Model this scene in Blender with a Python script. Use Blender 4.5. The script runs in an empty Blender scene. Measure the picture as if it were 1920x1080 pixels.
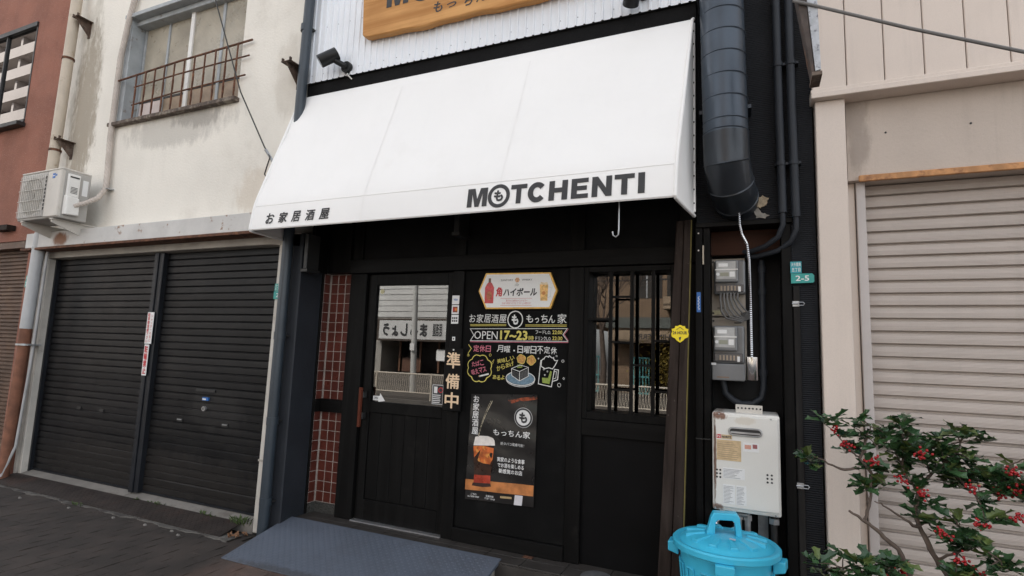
import bpy, bmesh, math, random
from mathutils import Vector, Matrix
random.seed(7)
SC = bpy.context.scene
COL = SC.collection
R = math.radians

# ------------------------------------------------------------------ camera, sky, sun, exposure
yaw, pitch, roll = 0.418636, 0.119449, 0.036637
fw = Vector((-math.sin(yaw)*math.cos(pitch), math.cos(yaw)*math.cos(pitch), math.sin(pitch)))
rt = Vector((math.cos(yaw), math.sin(yaw), 0)); up = rt.cross(fw)
r2 = rt*math.cos(roll)+up*math.sin(roll); u2 = -rt*math.sin(roll)+up*math.cos(roll)
cd = bpy.data.cameras.new('camera'); cam = bpy.data.objects.new('camera', cd); COL.objects.link(cam)
m3 = Matrix((r2, u2, -fw)).transposed()
cam.matrix_world = Matrix.Translation((0, -3.7, 1.5)) @ m3.to_4x4()
cd.sensor_width = 36; cd.lens = 1029.6/1920*36; cd.clip_start = .05; cd.clip_end = 2000
SC.camera = cam

SUN_EL, SUN_AZ = R(43), R(-22)          # the sun stands behind the shop: its street front is in open shade
w = bpy.data.worlds.new('World'); SC.world = w; w.use_nodes = True
nt = w.node_tree; nt.nodes.clear()
wo = nt.nodes.new('ShaderNodeOutputWorld'); bg = nt.nodes.new('ShaderNodeBackground')
sky = nt.nodes.new('ShaderNodeTexSky'); sky.sky_type = 'NISHITA'; sky.sun_disc = False
sky.sun_elevation = SUN_EL; sky.sun_rotation = SUN_AZ; sky.dust_density = 2.0; sky.air_density = 1.0
hs = nt.nodes.new('ShaderNodeHueSaturation'); hs.inputs['Saturation'].default_value = .20
nt.links.new(sky.outputs[0], hs.inputs['Color']); nt.links.new(hs.outputs[0], bg.inputs['Color'])
nt.links.new(bg.outputs[0], wo.inputs['Surface']); bg.inputs['Strength'].default_value = .15
sd = bpy.data.lights.new('sun', 'SUN'); sd.energy = 4.0; sd.angle = R(.55); sd.color = (1, .95, .88)
sun = bpy.data.objects.new('sun', sd); COL.objects.link(sun)
sv = Vector((math.sin(SUN_AZ)*math.cos(SUN_EL), math.cos(SUN_AZ)*math.cos(SUN_EL), math.sin(SUN_EL)))
sun.rotation_euler = sv.to_track_quat('Z', 'Y').to_euler(); sun.location = (0, 20, 20)
vs = SC.view_settings; vs.view_transform = 'Standard'; vs.look = 'None'; vs.gamma = 1; vs.use_curve_mapping = False
vs.exposure = 1.80

# ------------------------------------------------------------------ materials
class NB:
    def __init__(s, name):
        s.m = bpy.data.materials.new(name); s.m.use_nodes = True; s.t = s.m.node_tree; s.t.nodes.clear()
        s.out = s.n('ShaderNodeOutputMaterial'); s.geo = s.n('ShaderNodeNewGeometry')
    def n(s, ty, **kw):
        o = s.t.nodes.new(ty)
        for k, v in kw.items(): setattr(o, k, v)
        return o
    def l(s, a, b): s.t.links.new(a, b)
    def val(s, sock, v):
        if hasattr(v, 'is_output') or hasattr(v, 'links'): s.l(v, sock)
        else: sock.default_value = v
    def pos(s, scale=(1, 1, 1)):
        mp = s.n('ShaderNodeMapping'); s.l(s.geo.outputs['Position'], mp.inputs['Vector']); mp.inputs['Scale'].default_value = scale
        return mp.outputs[0]
    def noise(s, scale, vec=None, detail=4, rough=.55, dist=0):
        o = s.n('ShaderNodeTexNoise'); o.inputs['Scale'].default_value = scale; o.inputs['Detail'].default_value = detail
        o.inputs['Roughness'].default_value = rough; o.inputs['Distortion'].default_value = dist
        s.l(vec or s.geo.outputs['Position'], o.inputs['Vector']); return o.outputs['Fac']
    def ramp(s, fac, a, b):
        o = s.n('ShaderNodeMapRange'); o.inputs['From Min'].default_value = a; o.inputs['From Max'].default_value = b
        o.interpolation_type = 'SMOOTHSTEP'; s.l(fac, o.inputs['Value']); return o.outputs[0]
    def math(s, op, a, b=0.0):
        o = s.n('ShaderNodeMath', operation=op); s.val(o.inputs[0], a); s.val(o.inputs[1], b); return o.outputs[0]
    def mix(s, f, a, b):
        o = s.n('ShaderNodeMix', data_type='RGBA'); s.val(o.inputs[0], f); s.val(o.inputs[6], a); s.val(o.inputs[7], b); return o.outputs[2]
    def bump(s, h, strength, dist=.01, prev=None):
        o = s.n('ShaderNodeBump'); o.inputs['Strength'].default_value = strength; o.inputs['Distance'].default_value = dist
        s.l(h, o.inputs['Height'])
        if prev: s.l(prev, o.inputs['Normal'])
        return o.outputs[0]
    def bsdf(s, col, rough=.6, metal=0., normal=None, spec=.5, coat=0.):
        b = s.n('ShaderNodeBsdfPrincipled'); s.val(b.inputs['Base Color'], col); s.val(b.inputs['Roughness'], rough)
        b.inputs['Metallic'].default_value = metal; b.inputs['Specular IOR Level'].default_value = spec
        b.inputs['Coat Weight'].default_value = coat
        if normal: s.l(normal, b.inputs['Normal'])
        s.l(b.outputs[0], s.out.inputs['Surface']); return b
def c4(c, k=1.0): return (min(1, c[0]*k), min(1, c[1]*k), min(1, c[2]*k), 1)
MATS = {}
def mat(name, col, rough=.6, metal=0., var=.12, vs_=5, bump=0, bs=120, bd=.004, spec=.5, streak=0, dirt=None, stains=(), coat=0, wave=None, rvar=.12, grain=.16, brush=0):
    if name in MATS: return MATS[name]
    b = NB(name)
    n = b.noise(vs_, detail=5)
    c = b.mix(b.ramp(n, .3, .7), c4(col, 1-var), c4(col, 1+var))
    if grain: c = b.mix(b.math('MULTIPLY', b.ramp(b.noise(260, detail=2, rough=.7), .42, .68), grain), c, c4(col, .55))
    if brush: c = b.mix(b.math('MULTIPLY', b.ramp(b.noise(1.0, b.pos((1.6, 5, 130)), detail=3), .45, .75), brush), c, c4(col, 1.9))
    if streak:
        sn = b.noise(1.0, b.pos((14, 14, .9)), detail=4, rough=.6)
        c = b.mix(b.math('MULTIPLY', b.ramp(sn, .5, .75), streak), c, c4(col, .45))
    if dirt:                                     # (colour, low, high, scale, amount)
        dn = b.noise(dirt[3], detail=8, rough=.65)
        c = b.mix(b.math('MULTIPLY', b.ramp(dn, dirt[1], dirt[2]), dirt[4]), c, c4(dirt[0]))
    for (cx, cz, sx, sz, sc, amt, nsc) in stains:
        sep = b.n('ShaderNodeSeparateXYZ'); b.l(b.geo.outputs['Position'], sep.inputs[0])
        dx = b.math('DIVIDE', b.math('SUBTRACT', sep.outputs[0], cx), sx); dz = b.math('DIVIDE', b.math('SUBTRACT', sep.outputs[2], cz), sz)
        d = b.math('SUBTRACT', 1.0, b.math('ADD', b.math('MULTIPLY', dx, dx), b.math('MULTIPLY', dz, dz)))
        q = b.noise(nsc, b.pos((1, 1, .35)), detail=8, rough=.68)
        k = b.ramp(b.math('ADD', b.math('MULTIPLY', d, .5), b.math('SUBTRACT', q, .62)), 0, .28)
        c = b.mix(b.math('MULTIPLY', k, amt), c, c4(sc))
    nr = None
    if wave:                                     # (axis scale vector, strength): fine horizontal or vertical ribs
        wv = b.n('ShaderNodeTexWave'); wv.bands_direction = wave[0]; wv.inputs['Scale'].default_value = wave[1]
        b.l(b.geo.outputs['Position'], wv.inputs['Vector']); wv.inputs['Distortion'].default_value = wave[3]
        nr = b.bump(wv.outputs['Fac'], wave[2], .006)
    if bump: nr = b.bump(b.noise(bs, detail=3), bump, bd, nr)
    rg = b.math('ADD', b.math('MULTIPLY', b.math('SUBTRACT', b.noise(vs_*2.3), .5), rvar*2), rough)
    b.bsdf(c, rg, metal, nr, spec, coat)
    MATS[name] = b.m; return b.m
def wood(name, a, bcol, axis=0, scale=1.0, rough=.55, dirt=None, spec=.10):
    if name in MATS: return MATS[name]
    b = NB(name); s = [26*scale]*3; s[axis] = 1.2*scale
    n = b.noise(1.0, b.pos(tuple(s)), detail=6, rough=.6, dist=.6)
    n2 = b.noise(3.0)
    c = b.mix(b.ramp(n, .3, .72), c4(a), c4(bcol)); c = b.mix(b.math('MULTIPLY', b.ramp(n2, .4, .8), .35), c, c4(bcol, .8))
    if dirt:
        c = b.mix(b.math('MULTIPLY', b.ramp(b.noise(dirt[1], detail=8, rough=.7), dirt[2], dirt[3]), .8), c, c4(dirt[0]))
    b.bsdf(c, rough, 0, b.bump(n, .25, .004), spec); MATS[name] = b.m; return b.m
def glass(name, refl, tint=(.5, .5, .5), rough=0.0):
    b = NB(name); t = b.n('ShaderNodeBsdfTransparent'); t.inputs[0].default_value = c4(tint)
    g = b.n('ShaderNodeBsdfGlossy'); g.inputs['Color'].default_value = (1, 1, 1, 1); g.inputs['Roughness'].default_value = rough
    fr = b.n('ShaderNodeFresnel'); fr.inputs['IOR'].default_value = 1.5
    f = b.math('MAXIMUM', b.math('MULTIPLY', fr.outputs[0], 1.7), refl)
    mx = b.n('ShaderNodeMixShader'); b.l(f, mx.inputs[0]); b.l(t.outputs[0], mx.inputs[1]); b.l(g.outputs[0], mx.inputs[2])
    b.l(mx.outputs[0], b.out.inputs['Surface']); MATS[name] = b.m; return b.m

# ------------------------------------------------------------------ mesh helpers
def wl(o):
    v = Vector((0, 0, 0))
    while o: v += o.location; o = o.parent
    return v
class MB:
    def __init__(s): s.v = []; s.f = []
    def add(s, vs_, fs):
        k = len(s.v); s.v += [tuple(p) for p in vs_]; s.f += [tuple(k+i for i in f) for f in fs]; return s
    def box(s, x0, x1, y0, y1, z0, z1):
        return s.add([(x0,y0,z0),(x1,y0,z0),(x1,y1,z0),(x0,y1,z0),(x0,y0,z1),(x1,y0,z1),(x1,y1,z1),(x0,y1,z1)],
                     [(0,3,2,1),(4,5,6,7),(0,1,5,4),(1,2,6,5),(2,3,7,6),(3,0,4,7)])
    def hexa(s, p):   # eight corners, ordered as in box
        return s.add(p, [(0,3,2,1),(4,5,6,7),(0,1,5,4),(1,2,6,5),(2,3,7,6),(3,0,4,7)])
    def beam(s, a, b, w_, d_, ref=(0, 0, 1)):
        a = Vector(a); b = Vector(b); t = (b-a).normalized(); ref = Vector(ref)
        if abs(t.dot(ref)) > .95: ref = Vector((0, 1, 0))
        n = t.cross(ref).normalized(); u = n.cross(t)
        p = [a-n*w_/2-u*d_/2, a+n*w_/2-u*d_/2, a+n*w_/2+u*d_/2, a-n*w_/2+u*d_/2]
        return s.hexa([*p, *[q+(b-a) for q in p]])
    def tube(s, path, r, n=10, caps=True):
        path = [Vector(p) for p in path]; k0 = len(s.v); rr = r if isinstance(r, (list, tuple)) else [r]*len(path)
        prev = None
        for i, p in enumerate(path):
            t = (path[min(i+1, len(path)-1)]-path[max(i-1, 0)]).normalized()
            if prev is None:
                ref = Vector((0, 0, 1)) if abs(t.z) < .9 else Vector((1, 0, 0)); nx = t.cross(ref).normalized()
            else: nx = (prev-t*prev.dot(t)).normalized()
            prev = nx; ny = t.cross(nx)
            for j in range(n):
                a = 2*math.pi*j/n; s.v.append(tuple(p+nx*math.cos(a)*rr[i]+ny*math.sin(a)*rr[i]))
        for i in range(len(path)-1):
            for j in range(n):
                a = k0+i*n+j; b = k0+i*n+(j+1) % n; s.f.append((a, b, b+n, a+n))
        if caps:
            s.f.append(tuple(k0+j for j in range(n))[::-1]); s.f.append(tuple(k0+(len(path)-1)*n+j for j in range(n)))
        return s
    def lathe(s, prof, c=(0, 0, 0), n=24, ex=1.0, ey=1.0):
        k0 = len(s.v)
        for (r, z) in prof:
            for j in range(n):
                a = 2*math.pi*j/n; s.v.append((c[0]+r*ex*math.cos(a), c[1]+r*ey*math.sin(a), c[2]+z))
        for i in range(len(prof)-1):
            for j in range(n):
                a = k0+i*n+j; b = k0+i*n+(j+1) % n; s.f.append((a, b, b+n, a+n))
        return s
    def prism(s, poly, y0, y1):          # outline in the facade plane, pulled through the depth y0..y1
        n = len(poly); A = [(x, y0, z) for x, z in poly]; B = [(x, y1, z) for x, z in poly]
        return s.add(A+B, [tuple(range(n)), tuple(range(2*n-1, n-1, -1))]+[(i, n+i, n+(i+1) % n, (i+1) % n) for i in range(n)])
    def prismx(s, poly, x0, x1):         # outline in the yz plane
        n = len(poly); A = [(x0, y, z) for y, z in poly]; B = [(x1, y, z) for y, z in poly]
        return s.add(A+B, [tuple(range(n))[::-1], tuple(range(n, 2*n))]+[(i, (i+1) % n, n+(i+1) % n, n+i) for i in range(n)])
    def prismz(s, poly, z0, z1):
        n = len(poly); A = [(x, y, z0) for x, y in poly]; B = [(x, y, z1) for x, y in poly]
        return s.add(A+B, [tuple(range(n))[::-1], tuple(range(n, 2*n))]+[(i, (i+1) % n, n+(i+1) % n, n+i) for i in range(n)])
    def stroke(s, pts, w_, y, closed=False, th=.001):   # a painted line on a board
        P = [Vector((p[0], p[1])) for p in pts]; Q = [P[0]]
        for p in P[1:]:
            if (p-Q[-1]).length > 1e-5: Q.append(p)
        if closed and (Q[0]-Q[-1]).length < 1e-5: Q.pop()
        n = len(Q); k0 = len(s.v)
        for i, p in enumerate(Q):                     # mitred ribbon, no face over another
            a = Q[i-1] if (i or closed) else None; b = Q[(i+1) % n] if (i < n-1 or closed) else None
            t0 = (p-a).normalized() if a is not None else None; t1 = (b-p).normalized() if b is not None else None
            t = ((t0 or t1)+(t1 or t0)); t = t.normalized() if t.length > .2 else (t1 or t0)
            m_ = Vector((-t.y, t.x)); c = max(.5, m_.dot(Vector((-(t1 or t0).y, (t1 or t0).x)))); m_ *= w_/2/c
            e = Vector((0, 0)) if closed or 0 < i < n-1 else (t*w_*.3 if i else -t*w_*.3)
            q = p+e; s.v += [(q.x+m_.x, y, q.y+m_.y), (q.x-m_.x, y, q.y-m_.y)]
        for i in range(n if closed else n-1):
            j = (i+1) % n; s.f.append((k0+2*i, k0+2*i+1, k0+2*j+1, k0+2*j))
        return s
    def build(s, name, m, parent=None, smooth=False, bevel=0.0, loc=None, seg=1, sharp=40):
        me = bpy.data.meshes.new(name)
        off = wl(parent) if parent else Vector((0, 0, 0))
        if loc is not None: off = Vector(loc)
        me.from_pydata([tuple(Vector(p)-off) for p in s.v], [], s.f)
        bm = bmesh.new(); bm.from_mesh(me); bmesh.ops.recalc_face_normals(bm, faces=bm.faces)
        if bevel:
            es = [e for e in bm.edges if len(e.link_faces) == 2 and e.calc_face_angle(0) > .6]
            bmesh.ops.bevel(bm, geom=es, offset=bevel, segments=seg, affect='EDGES', profile=.5, clamp_overlap=True)
        bm.to_mesh(me); bm.free()
        if smooth:
            for p in me.polygons: p.use_smooth = True
            try: me.set_sharp_from_angle(angle=R(sharp))
            except Exception: pass
        me.materials.append(m)
        o = bpy.data.objects.new(name, me); COL.objects.link(o)
        if parent: o.parent = parent; o.location = off-wl(parent)
        else: o.location = off
        return o
def B(x0, x1, y0, y1, z0, z1): return MB().box(x0, x1, y0, y1, z0, z1)
def empty(name, loc, label, cat, group=None):
    o = bpy.data.objects.new(name, None); COL.objects.link(o); o.location = loc; o.empty_display_size = .1
    return tag(o, label, cat, group)
def tag(o, label, cat, group=None):
    o['label'] = label; o['category'] = cat
    if group: o['group'] = group
    return o
def struct(o): o['kind'] = 'structure'; return o
def stuff(o): o['kind'] = 'stuff'; return o
def piece(mesh, name, parent, loc, rot=None):
    o = bpy.data.objects.new(name, mesh); COL.objects.link(o); o.parent = parent; o.location = Vector(loc)-wl(parent)
    if rot: o.rotation_euler = rot
    return o
def text(body, x0, x1, z0, z1, y, m, parent, bold=0.0, name='lettering', rot=0.0, shear=0.0, th=.0015, place=None, line=1.0, mirror=False):
    """lettering cut flat and fitted into the rectangle x0..x1, z0..z1 of the facade plane"""
    cu = bpy.data.curves.new('tmp_text', 'FONT'); cu.body = body; cu.size = 1; cu.resolution_u = 2; cu.shear = shear
    cu.space_line = line; cu.align_x = 'CENTER' if '\n' in body else 'LEFT'
    ob = bpy.data.objects.new('tmp_text', cu); me = bpy.data.meshes.new_from_object(ob)
    bpy.data.objects.remove(ob); bpy.data.curves.remove(cu)
    xs = [v.co.x for v in me.vertices]; ys = [v.co.y for v in me.vertices]
    ax, bx_, ay, by = min(xs)-bold, max(xs)+bold, min(ys)-bold, max(ys)+bold
    off = wl(parent) if parent else Vector((0, 0, 0)); cx, cz = (x0+x1)/2, (z0+z1)/2
    V0 = [(v.co.x, v.co.y) for v in me.vertices]; F0 = [tuple(p.vertices) for p in me.polygons]; bpy.data.meshes.remove(me)
    sh_ = [(0, 0)] if bold == 0 else [(bold*math.cos(k*math.pi/4), bold*math.sin(k*math.pi/4)) for k in range(8)]
    V = []; F = []
    for n_, (dx, dy) in enumerate(sh_):              # heavier strokes: the glyph stacked on itself, nudged round a small circle
        k0 = len(V)
        for (vx, vy) in V0:
            u = (vx+dx-ax)/(bx_-ax)*(x1-x0)-(x1-x0)/2; q = (vy+dy-ay)/(by-ay)*(z1-z0)-(z1-z0)/2
            if mirror: u = -u
            p = Vector((cx+u*math.cos(rot)-q*math.sin(rot), y-.00006*n_*(-1 if mirror else 1), cz+u*math.sin(rot)+q*math.cos(rot)))
            if place: p = Vector(place(p)); p.y -= .00006*n_ if not mirror else 0
            V.append(tuple(p-off))
        F += [tuple(k0+i for i in f) for f in F0]
    me = bpy.data.meshes.new(name); me.from_pydata(V, [], F)
    me.materials.clear(); me.materials.append(m); me.name = name
    o = bpy.data.objects.new(name, me); COL.objects.link(o)
    if parent: o.parent = parent; o.location = (0, 0, 0)
    return o
GLY = {'M': [[(0,0),(0,1),(.36,1),(.5,.42),(.64,1),(1,1),(1,0),(.76,0),(.76,.72),(.6,0),(.4,0),(.24,.72),(.24,0)]],
 'T': [[(0,1),(1,1),(1,.77),(.65,.77),(.65,0),(.35,0),(.35,.77),(0,.77)]], 'H': [[(0,0),(0,1),(.3,1),(.3,.63),(.7,.63),(.7,1),(1,1),(1,0),(.7,0),(.7,.39),(.3,.39),(.3,0)]],
 'E': [[(0,0),(0,1),(1,1),(1,.78),(.34,.78),(.34,.62),(.92,.62),(.92,.40),(.34,.40),(.34,.22),(1,.22),(1,0)]], 'N': [[(0,0),(0,1),(.29,1),(.71,.42),(.71,1),(1,1),(1,0),(.71,0),(.29,.58),(.29,0)]],
 'I': [[(0,0),(0,1),(1,1),(1,0)]],
 'C': [[(.5+.5*math.cos(a), .5+.5*math.sin(a)) for a in [R(40+i*280/28) for i in range(29)]]+[(.5+.21*math.cos(a), .5+.25*math.sin(a)) for a in [R(325-i*290/28) for i in range(29)]]]}
def block(ch, x0, x1, z0, z1, y, m, parent, fn=None):
    mb = MB().prism([(x0+px*(x1-x0), z0+pz*(z1-z0)) for px, pz in GLY[ch][0]], y-.0008, y)
    return (fn(mb) if fn else mb).build('letter', m, parent)
def vtext(chars, x0, x1, z0, z1, y, m, parent, **k):   # a column of characters, top to bottom
    return text('\n'.join(chars), x0, x1, z0, z1, y, m, parent, **k)
def circ(cx, cz, r, n=28, a0=0.0, a1=2*math.pi, rz=None):
    return [(cx+r*math.cos(a0+(a1-a0)*i/n), cz+(rz or r)*math.sin(a0+(a1-a0)*i/n)) for i in range(n+(0 if abs(a1-a0) > 6.28 else 1))]

# colours of the place
PLASTER = mat('plaster', (.79, .755, .685), .9, var=.05, vs_=1.4, bump=.5, bs=55, bd=.006, streak=.06, dirt=((.50, .46, .40), .56, .78, 1.6, .45),
    stains=((-6.85, 4.2, .34, 1.7, (.42, .385, .32), .55, 9), (-6.8, 4.0, .3, 1.4, (.27, .22, .16), .65, 22), (-5.2, 3.60, 1.05, .26, (.38, .36, .325), .5, 10),
            (-4.9, 3.68, .5, .15, (.20, .18, .16), .5, 18), (-4.0, 2.85, .4, .3, (.50, .40, .29), .35, 10), (-3.75, 3.9, .25, .5, (.48, .43, .36), .35, 10)))
REDWALL = mat('red_render', (.27, .112, .076), .92, var=.16, vs_=2.2, bump=.8, bs=90, bd=.006, streak=.12, dirt=((.43, .27, .21), .58, .62, 70, .5))
SHUT = mat('black_shutter', (.0075, .0075, .0083), .38, spec=.22, var=.25, vs_=2.5, streak=.2, dirt=((.019, .0178, .0172), .52, .72, 3.5, .6), bump=.06, bs=30, brush=.25, stains=((-5.2, .25, 2.4, .35, (.028, .0245, .022), .5, 14), (-4.4, .9, .5, .25, (.026, .025, .0245), .6, 9)))
SHUTPOST = mat('shutter_post', (.013, .015, .019), .4, spec=.3, var=.2)
CONC = mat('concrete', (.40, .37, .33), .9, var=.15, vs_=4, bump=.5, bs=70, dirt=((.20, .18, .16), .55, .75, 4, .6))
CONCW = mat('painted_concrete', (.56, .53, .48), .85, var=.1, vs_=4, bump=.5, bs=45, dirt=((.27, .24, .21), .57, .72, 6, .7))
GREYP = mat('dark_grey_paint', (.022, .0255, .032), .55, spec=.3, var=.12, vs_=4, bump=.4, bs=60)
PIPEB = mat('blue_grey_pvc', (.032, .044, .057), .4, var=.12, vs_=3, dirt=((.06, .062, .065), .58, .75, 5, .4))
BLACKW = wood('black_timber', (.0036, .0035, .0035), (.0085, .0082, .0080), 2, .8, .5, dirt=((.016, .0148, .014), 5, .58, .74), spec=.10)
BLACKH = wood('black_timber_across', (.0036, .0035, .0035), (.0085, .0082, .0080), 0, .8, .5, dirt=((.016, .0148, .014), 5, .58, .74), spec=.10)
BOARD = mat('chalkboard', (.0052, .0052, .0052), .8, spec=.12, var=.2, vs_=3, dirt=((.015, .0145, .014), .5, .8, 3, .6), bump=.15, bs=80)
BLKWALL = mat('black_render', (.0085, .0085, .009), .85, spec=.15, var=.2, vs_=4, bump=.8, bs=70)
SIDING = mat('black_siding', (.0115, .0128, .0158), .6, spec=.22, var=.15, vs_=3, wave=('Z', 26, .6, .3))
TILE = mat('red_tile', (.100, .026, .018), .3, var=.22, vs_=9, rvar=.08)
GROUT = mat('grout', (.36, .315, .28), .9, var=.12, vs_=10)
AWN = mat('awning_vinyl', (.86, .852, .835), .6, var=.012, vs_=1.5, bump=.10, bs=5, bd=.03, grain=.03, streak=.02, dirt=((.74, .725, .69), .55, .75, 2.2, .22))
INK = mat('dark_ink', (.03, .03, .032), .6, var=.08)
WHITEM = mat('corrugated_white', (.80, .83, .87), .45, metal=.0, var=.06, vs_=2)
PLANKW = wood('sign_wood', (.66, .36, .14), (.42, .19, .06), 0, .55, .45)
DUCT = mat('duct_paint', (.048, .063, .083), .36, metal=.3, grain=.1, var=.18, vs_=3, dirt=((.09, .10, .11), .6, .78, 7, .35))
BEIGE = mat('beige_panel', (.66, .57, .50), .6, var=.03, vs_=2, streak=.12, dirt=((.48, .40, .345), .6, .8, 6, .35), bump=.06, bs=30)
BEIGEW = mat('beige_wall', (.52, .445, .385), .85, var=.05, vs_=2, bump=.35, bs=45, streak=.15, grain=.25, dirt=((.40, .34, .29), .54, .75, 3.5, .45), stains=((.56, 2.9, .1, .45, (.24, .20, .17), .6, 8),))
BEIGES = mat('beige_shutter', (.465, .405, .362), .5, var=.05, vs_=2, brush=.10, streak=.12, dirt=((.36, .30, .26), .58, .76, 3, .4), wave=('Z', 45, .25, 1.2))
BEIGEG = mat('shutter_groove', (.16, .125, .105), .6, var=.1)
RUST = mat('rust', (.115, .048, .026), .85, var=.4, vs_=18, bump=.6, bs=90, dirt=((.26, .12, .055), .52, .7, 14, .7))
RUSTD = mat('dark_rust', (.085, .055, .040), .85, var=.4, vs_=18, bump=.6, bs=90, dirt=((.20, .16, .13), .5, .68, 12, .7))
RUSTO = mat('rusty_strip', (.52, .26, .11), .75, var=.25, vs_=14, dirt=((.22, .10, .05), .5, .66, 16, .8), bump=.3, bs=60)
OLDPAINT = mat('chipped_white_paint', (.58, .57, .55), .65, var=.08, vs_=4, dirt=((.24, .12, .06), .60, .66, 5, .9), bump=.3, bs=30,
    stains=((-6.65, 2.52, .18, .10, (.20, .08, .03), .95, 9),))
BLUEFR = mat('pale_blue_paint', (.36, .385, .40), .6, var=.12, vs_=8, dirt=((.2, .16, .12), .58, .7, 9, .8), bump=.3, bs=60)
ALU = mat('aluminium', (.55, .55, .56), .35, metal=.8, var=.1)
CHROME = mat('chrome', (.75, .75, .76), .12, metal=1, var=.05)
STEEL = mat('galvanised', (.42, .43, .44), .4, metal=.7, var=.2, vs_=12)
WHITEP = mat('white_paint', (.78, .77, .74), .45, var=.03)
ACW = mat('aged_white_plastic', (.58, .55, .50), .5, var=.06, vs_=3, dirt=((.36, .32, .27), .55, .8, 4, .5))
ACG = mat('aged_grey_metal', (.40, .385, .36), .5, var=.08, vs_=3)
DARKM = mat('dark_metal', (.02, .02, .02), .5, var=.2)
RAMP = mat('ramp_blue', (.105, .123, .156), .5, spec=.35, var=.07, vs_=3, dirt=((.075, .082, .096), .45, .75, 5, .5), grain=.25, stains=((-2.6, .01, 1.1, .015, (.06, .06, .062), .6, 25),))
CHECK = mat('rusty_checker_plate', (.028, .021, .018), .7, spec=.3, var=.3, vs_=5, dirt=((.055, .028, .020), .5, .7, 3, .6), bump=.4, bs=80)
STEPM = mat('step_tile', (.050, .045, .041), .55, spec=.3, var=.18, vs_=8, bump=.2, bs=70)
PEB = mat('pebble_wash', (.05, .05, .045), .8, var=.8, vs_=90, bump=1, bs=120, bd=.01)
def paver_mat():
    b = NB('paver'); oi = b.n('ShaderNodeObjectInfo')
    n = b.noise(6, detail=6, rough=.65)
    c = b.mix(b.ramp(n, .3, .7), (.085, .050, .038, 1), (.145, .086, .066, 1))
    rnd = b.noise(2.2, b.pos((4.1, 1.9, 1)), detail=1)
    c = b.mix(b.math('MULTIPLY', b.ramp(rnd, .35, .65), .35), c, (.15, .115, .10, 1))
    g = b.ramp(b.noise(.9, b.pos((1, 1.3, 1)), detail=6, rough=.6), .36, .52)          # old grime on the paving
    sep = b.n('ShaderNodeSeparateXYZ'); b.l(b.geo.outputs['Position'], sep.inputs[0])
    far = b.ramp(b.math('ADD', sep.outputs[0], b.math('MULTIPLY', b.noise(2.5, detail=6), .7)), -2.75, -3.25)
    g = b.math('MULTIPLY', b.math('MAXIMUM', b.math('MULTIPLY', far, .92), b.math('MULTIPLY', g, .5)), 1.0)
    c = b.mix(g, c, b.mix(b.ramp(b.noise(3, detail=7), .4, .65), (.020, .017, .0145, 1), (.040, .032, .027, 1)))
    c = b.mix(b.math('MULTIPLY', b.ramp(b.noise(190, detail=2), .5, .7), .5), c, (.055, .048, .042, 1))
    b.bsdf(c, .8, 0, b.bump(b.noise(75, detail=4), .5, .004)); return b.m
PAVER = paver_mat()
JOINT = mat('paver_joint', (.023, .0195, .0165), .95, var=.3, vs_=20, bump=.5, bs=80)
ASPH = mat('asphalt', (.055, .053, .051), .85, var=.15, vs_=3, bump=.7, bs=110)
BIN = mat('blue_plastic', (.050, .48, .70), .36, var=.05, vs_=5, spec=.5, grain=.06, dirt=((.16, .50, .62), .56, .72, 9, .35))
TIMB = wood('brown_timber', (.018, .0125, .0105), (.042, .031, .026), 2, .9, .7, dirt=((.11, .095, .085), 22, .63, .69))
REDWOOD = wood('red_brown_wood', (.13, .035, .020), (.085, .025, .015), 2, 1, .5)
LBROWN = wood('niche_board', (.05, .022, .014), (.03, .015, .011), 0, .8, .7)
YEL = mat('yellow_vinyl', (.85, .66, .01), .4, var=.03)
GREENP = mat('green_plate', (.02, .30, .27), .35, var=.04)
CHW = mat('chalk_white', (.72, .72, .70), .95, var=.12, vs_=60, dirt=((.2, .2, .2), .56, .72, 130, .6))
CHY = mat('chalk_yellow', (.66, .57, .15), .95, var=.12, vs_=60, dirt=((.2, .17, .03), .56, .72, 130, .6))
CHP = mat('chalk_pink', (.62, .19, .25), .95, var=.12, vs_=60, dirt=((.22, .05, .07), .56, .72, 130, .6))
CHO = mat('chalk_orange', (.55, .30, .09), .95, var=.25, vs_=60, dirt=((.12, .07, .03), .5, .7, 90, .7))
CHB = mat('chalk_blue', (.16, .25, .32), .95, var=.2, vs_=60, dirt=((.05, .08, .10), .52, .7, 110, .7))
CHG = mat('chalk_green', (.28, .36, .08), .95, var=.2, vs_=60, dirt=((.08, .10, .03), .52, .7, 110, .7))
PAPER = mat('white_sticker', (.78, .78, .77), .4, var=.02)
SIGNW = mat('sign_white', (.80, .80, .79), .35, var=.02)
GOLD = mat('gold_border', (.62, .36, .08), .3, metal=.3, var=.15, vs_=20)
REDI = mat('red_ink', (.55, .02, .03), .5, var=.04)
BLUEI = mat('blue_ink', (.02, .13, .42), .45, var=.04)
CREAM = mat('carved_cream', (.80, .60, .40), .7, var=.06, vs_=20)
GLASSD = glass('door_glass', .098, (.35, .35, .35))
WIREG = mat('wired_glass', (.37, .33, .26), .3, var=.22, vs_=3, wave=('Z', 22, .35, .4), spec=.6)
CURT = mat('stained_curtain', (.30, .215, .14), .4, var=.3, vs_=5, wave=('Z', 22, .35, .4), spec=.6)
LEAFM = []
for i, (c, r_) in enumerate((((.026, .066, .026), .27), ((.042, .098, .036), .3), ((.085, .120, .032), .38))):
    LEAFM.append(mat('holly_leaf_%d' % i, c, r_, var=.3, vs_=14, spec=.5))
BARK = mat('bark', (.105, .078, .062), .9, var=.3, vs_=14, bump=.8, bs=90)
BERRY = mat('berry', (.33, .006, .010), .25, var=.12, vs_=30)
DARKROOM = mat('dark_room', (.012, .011, .010), .9)
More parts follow.
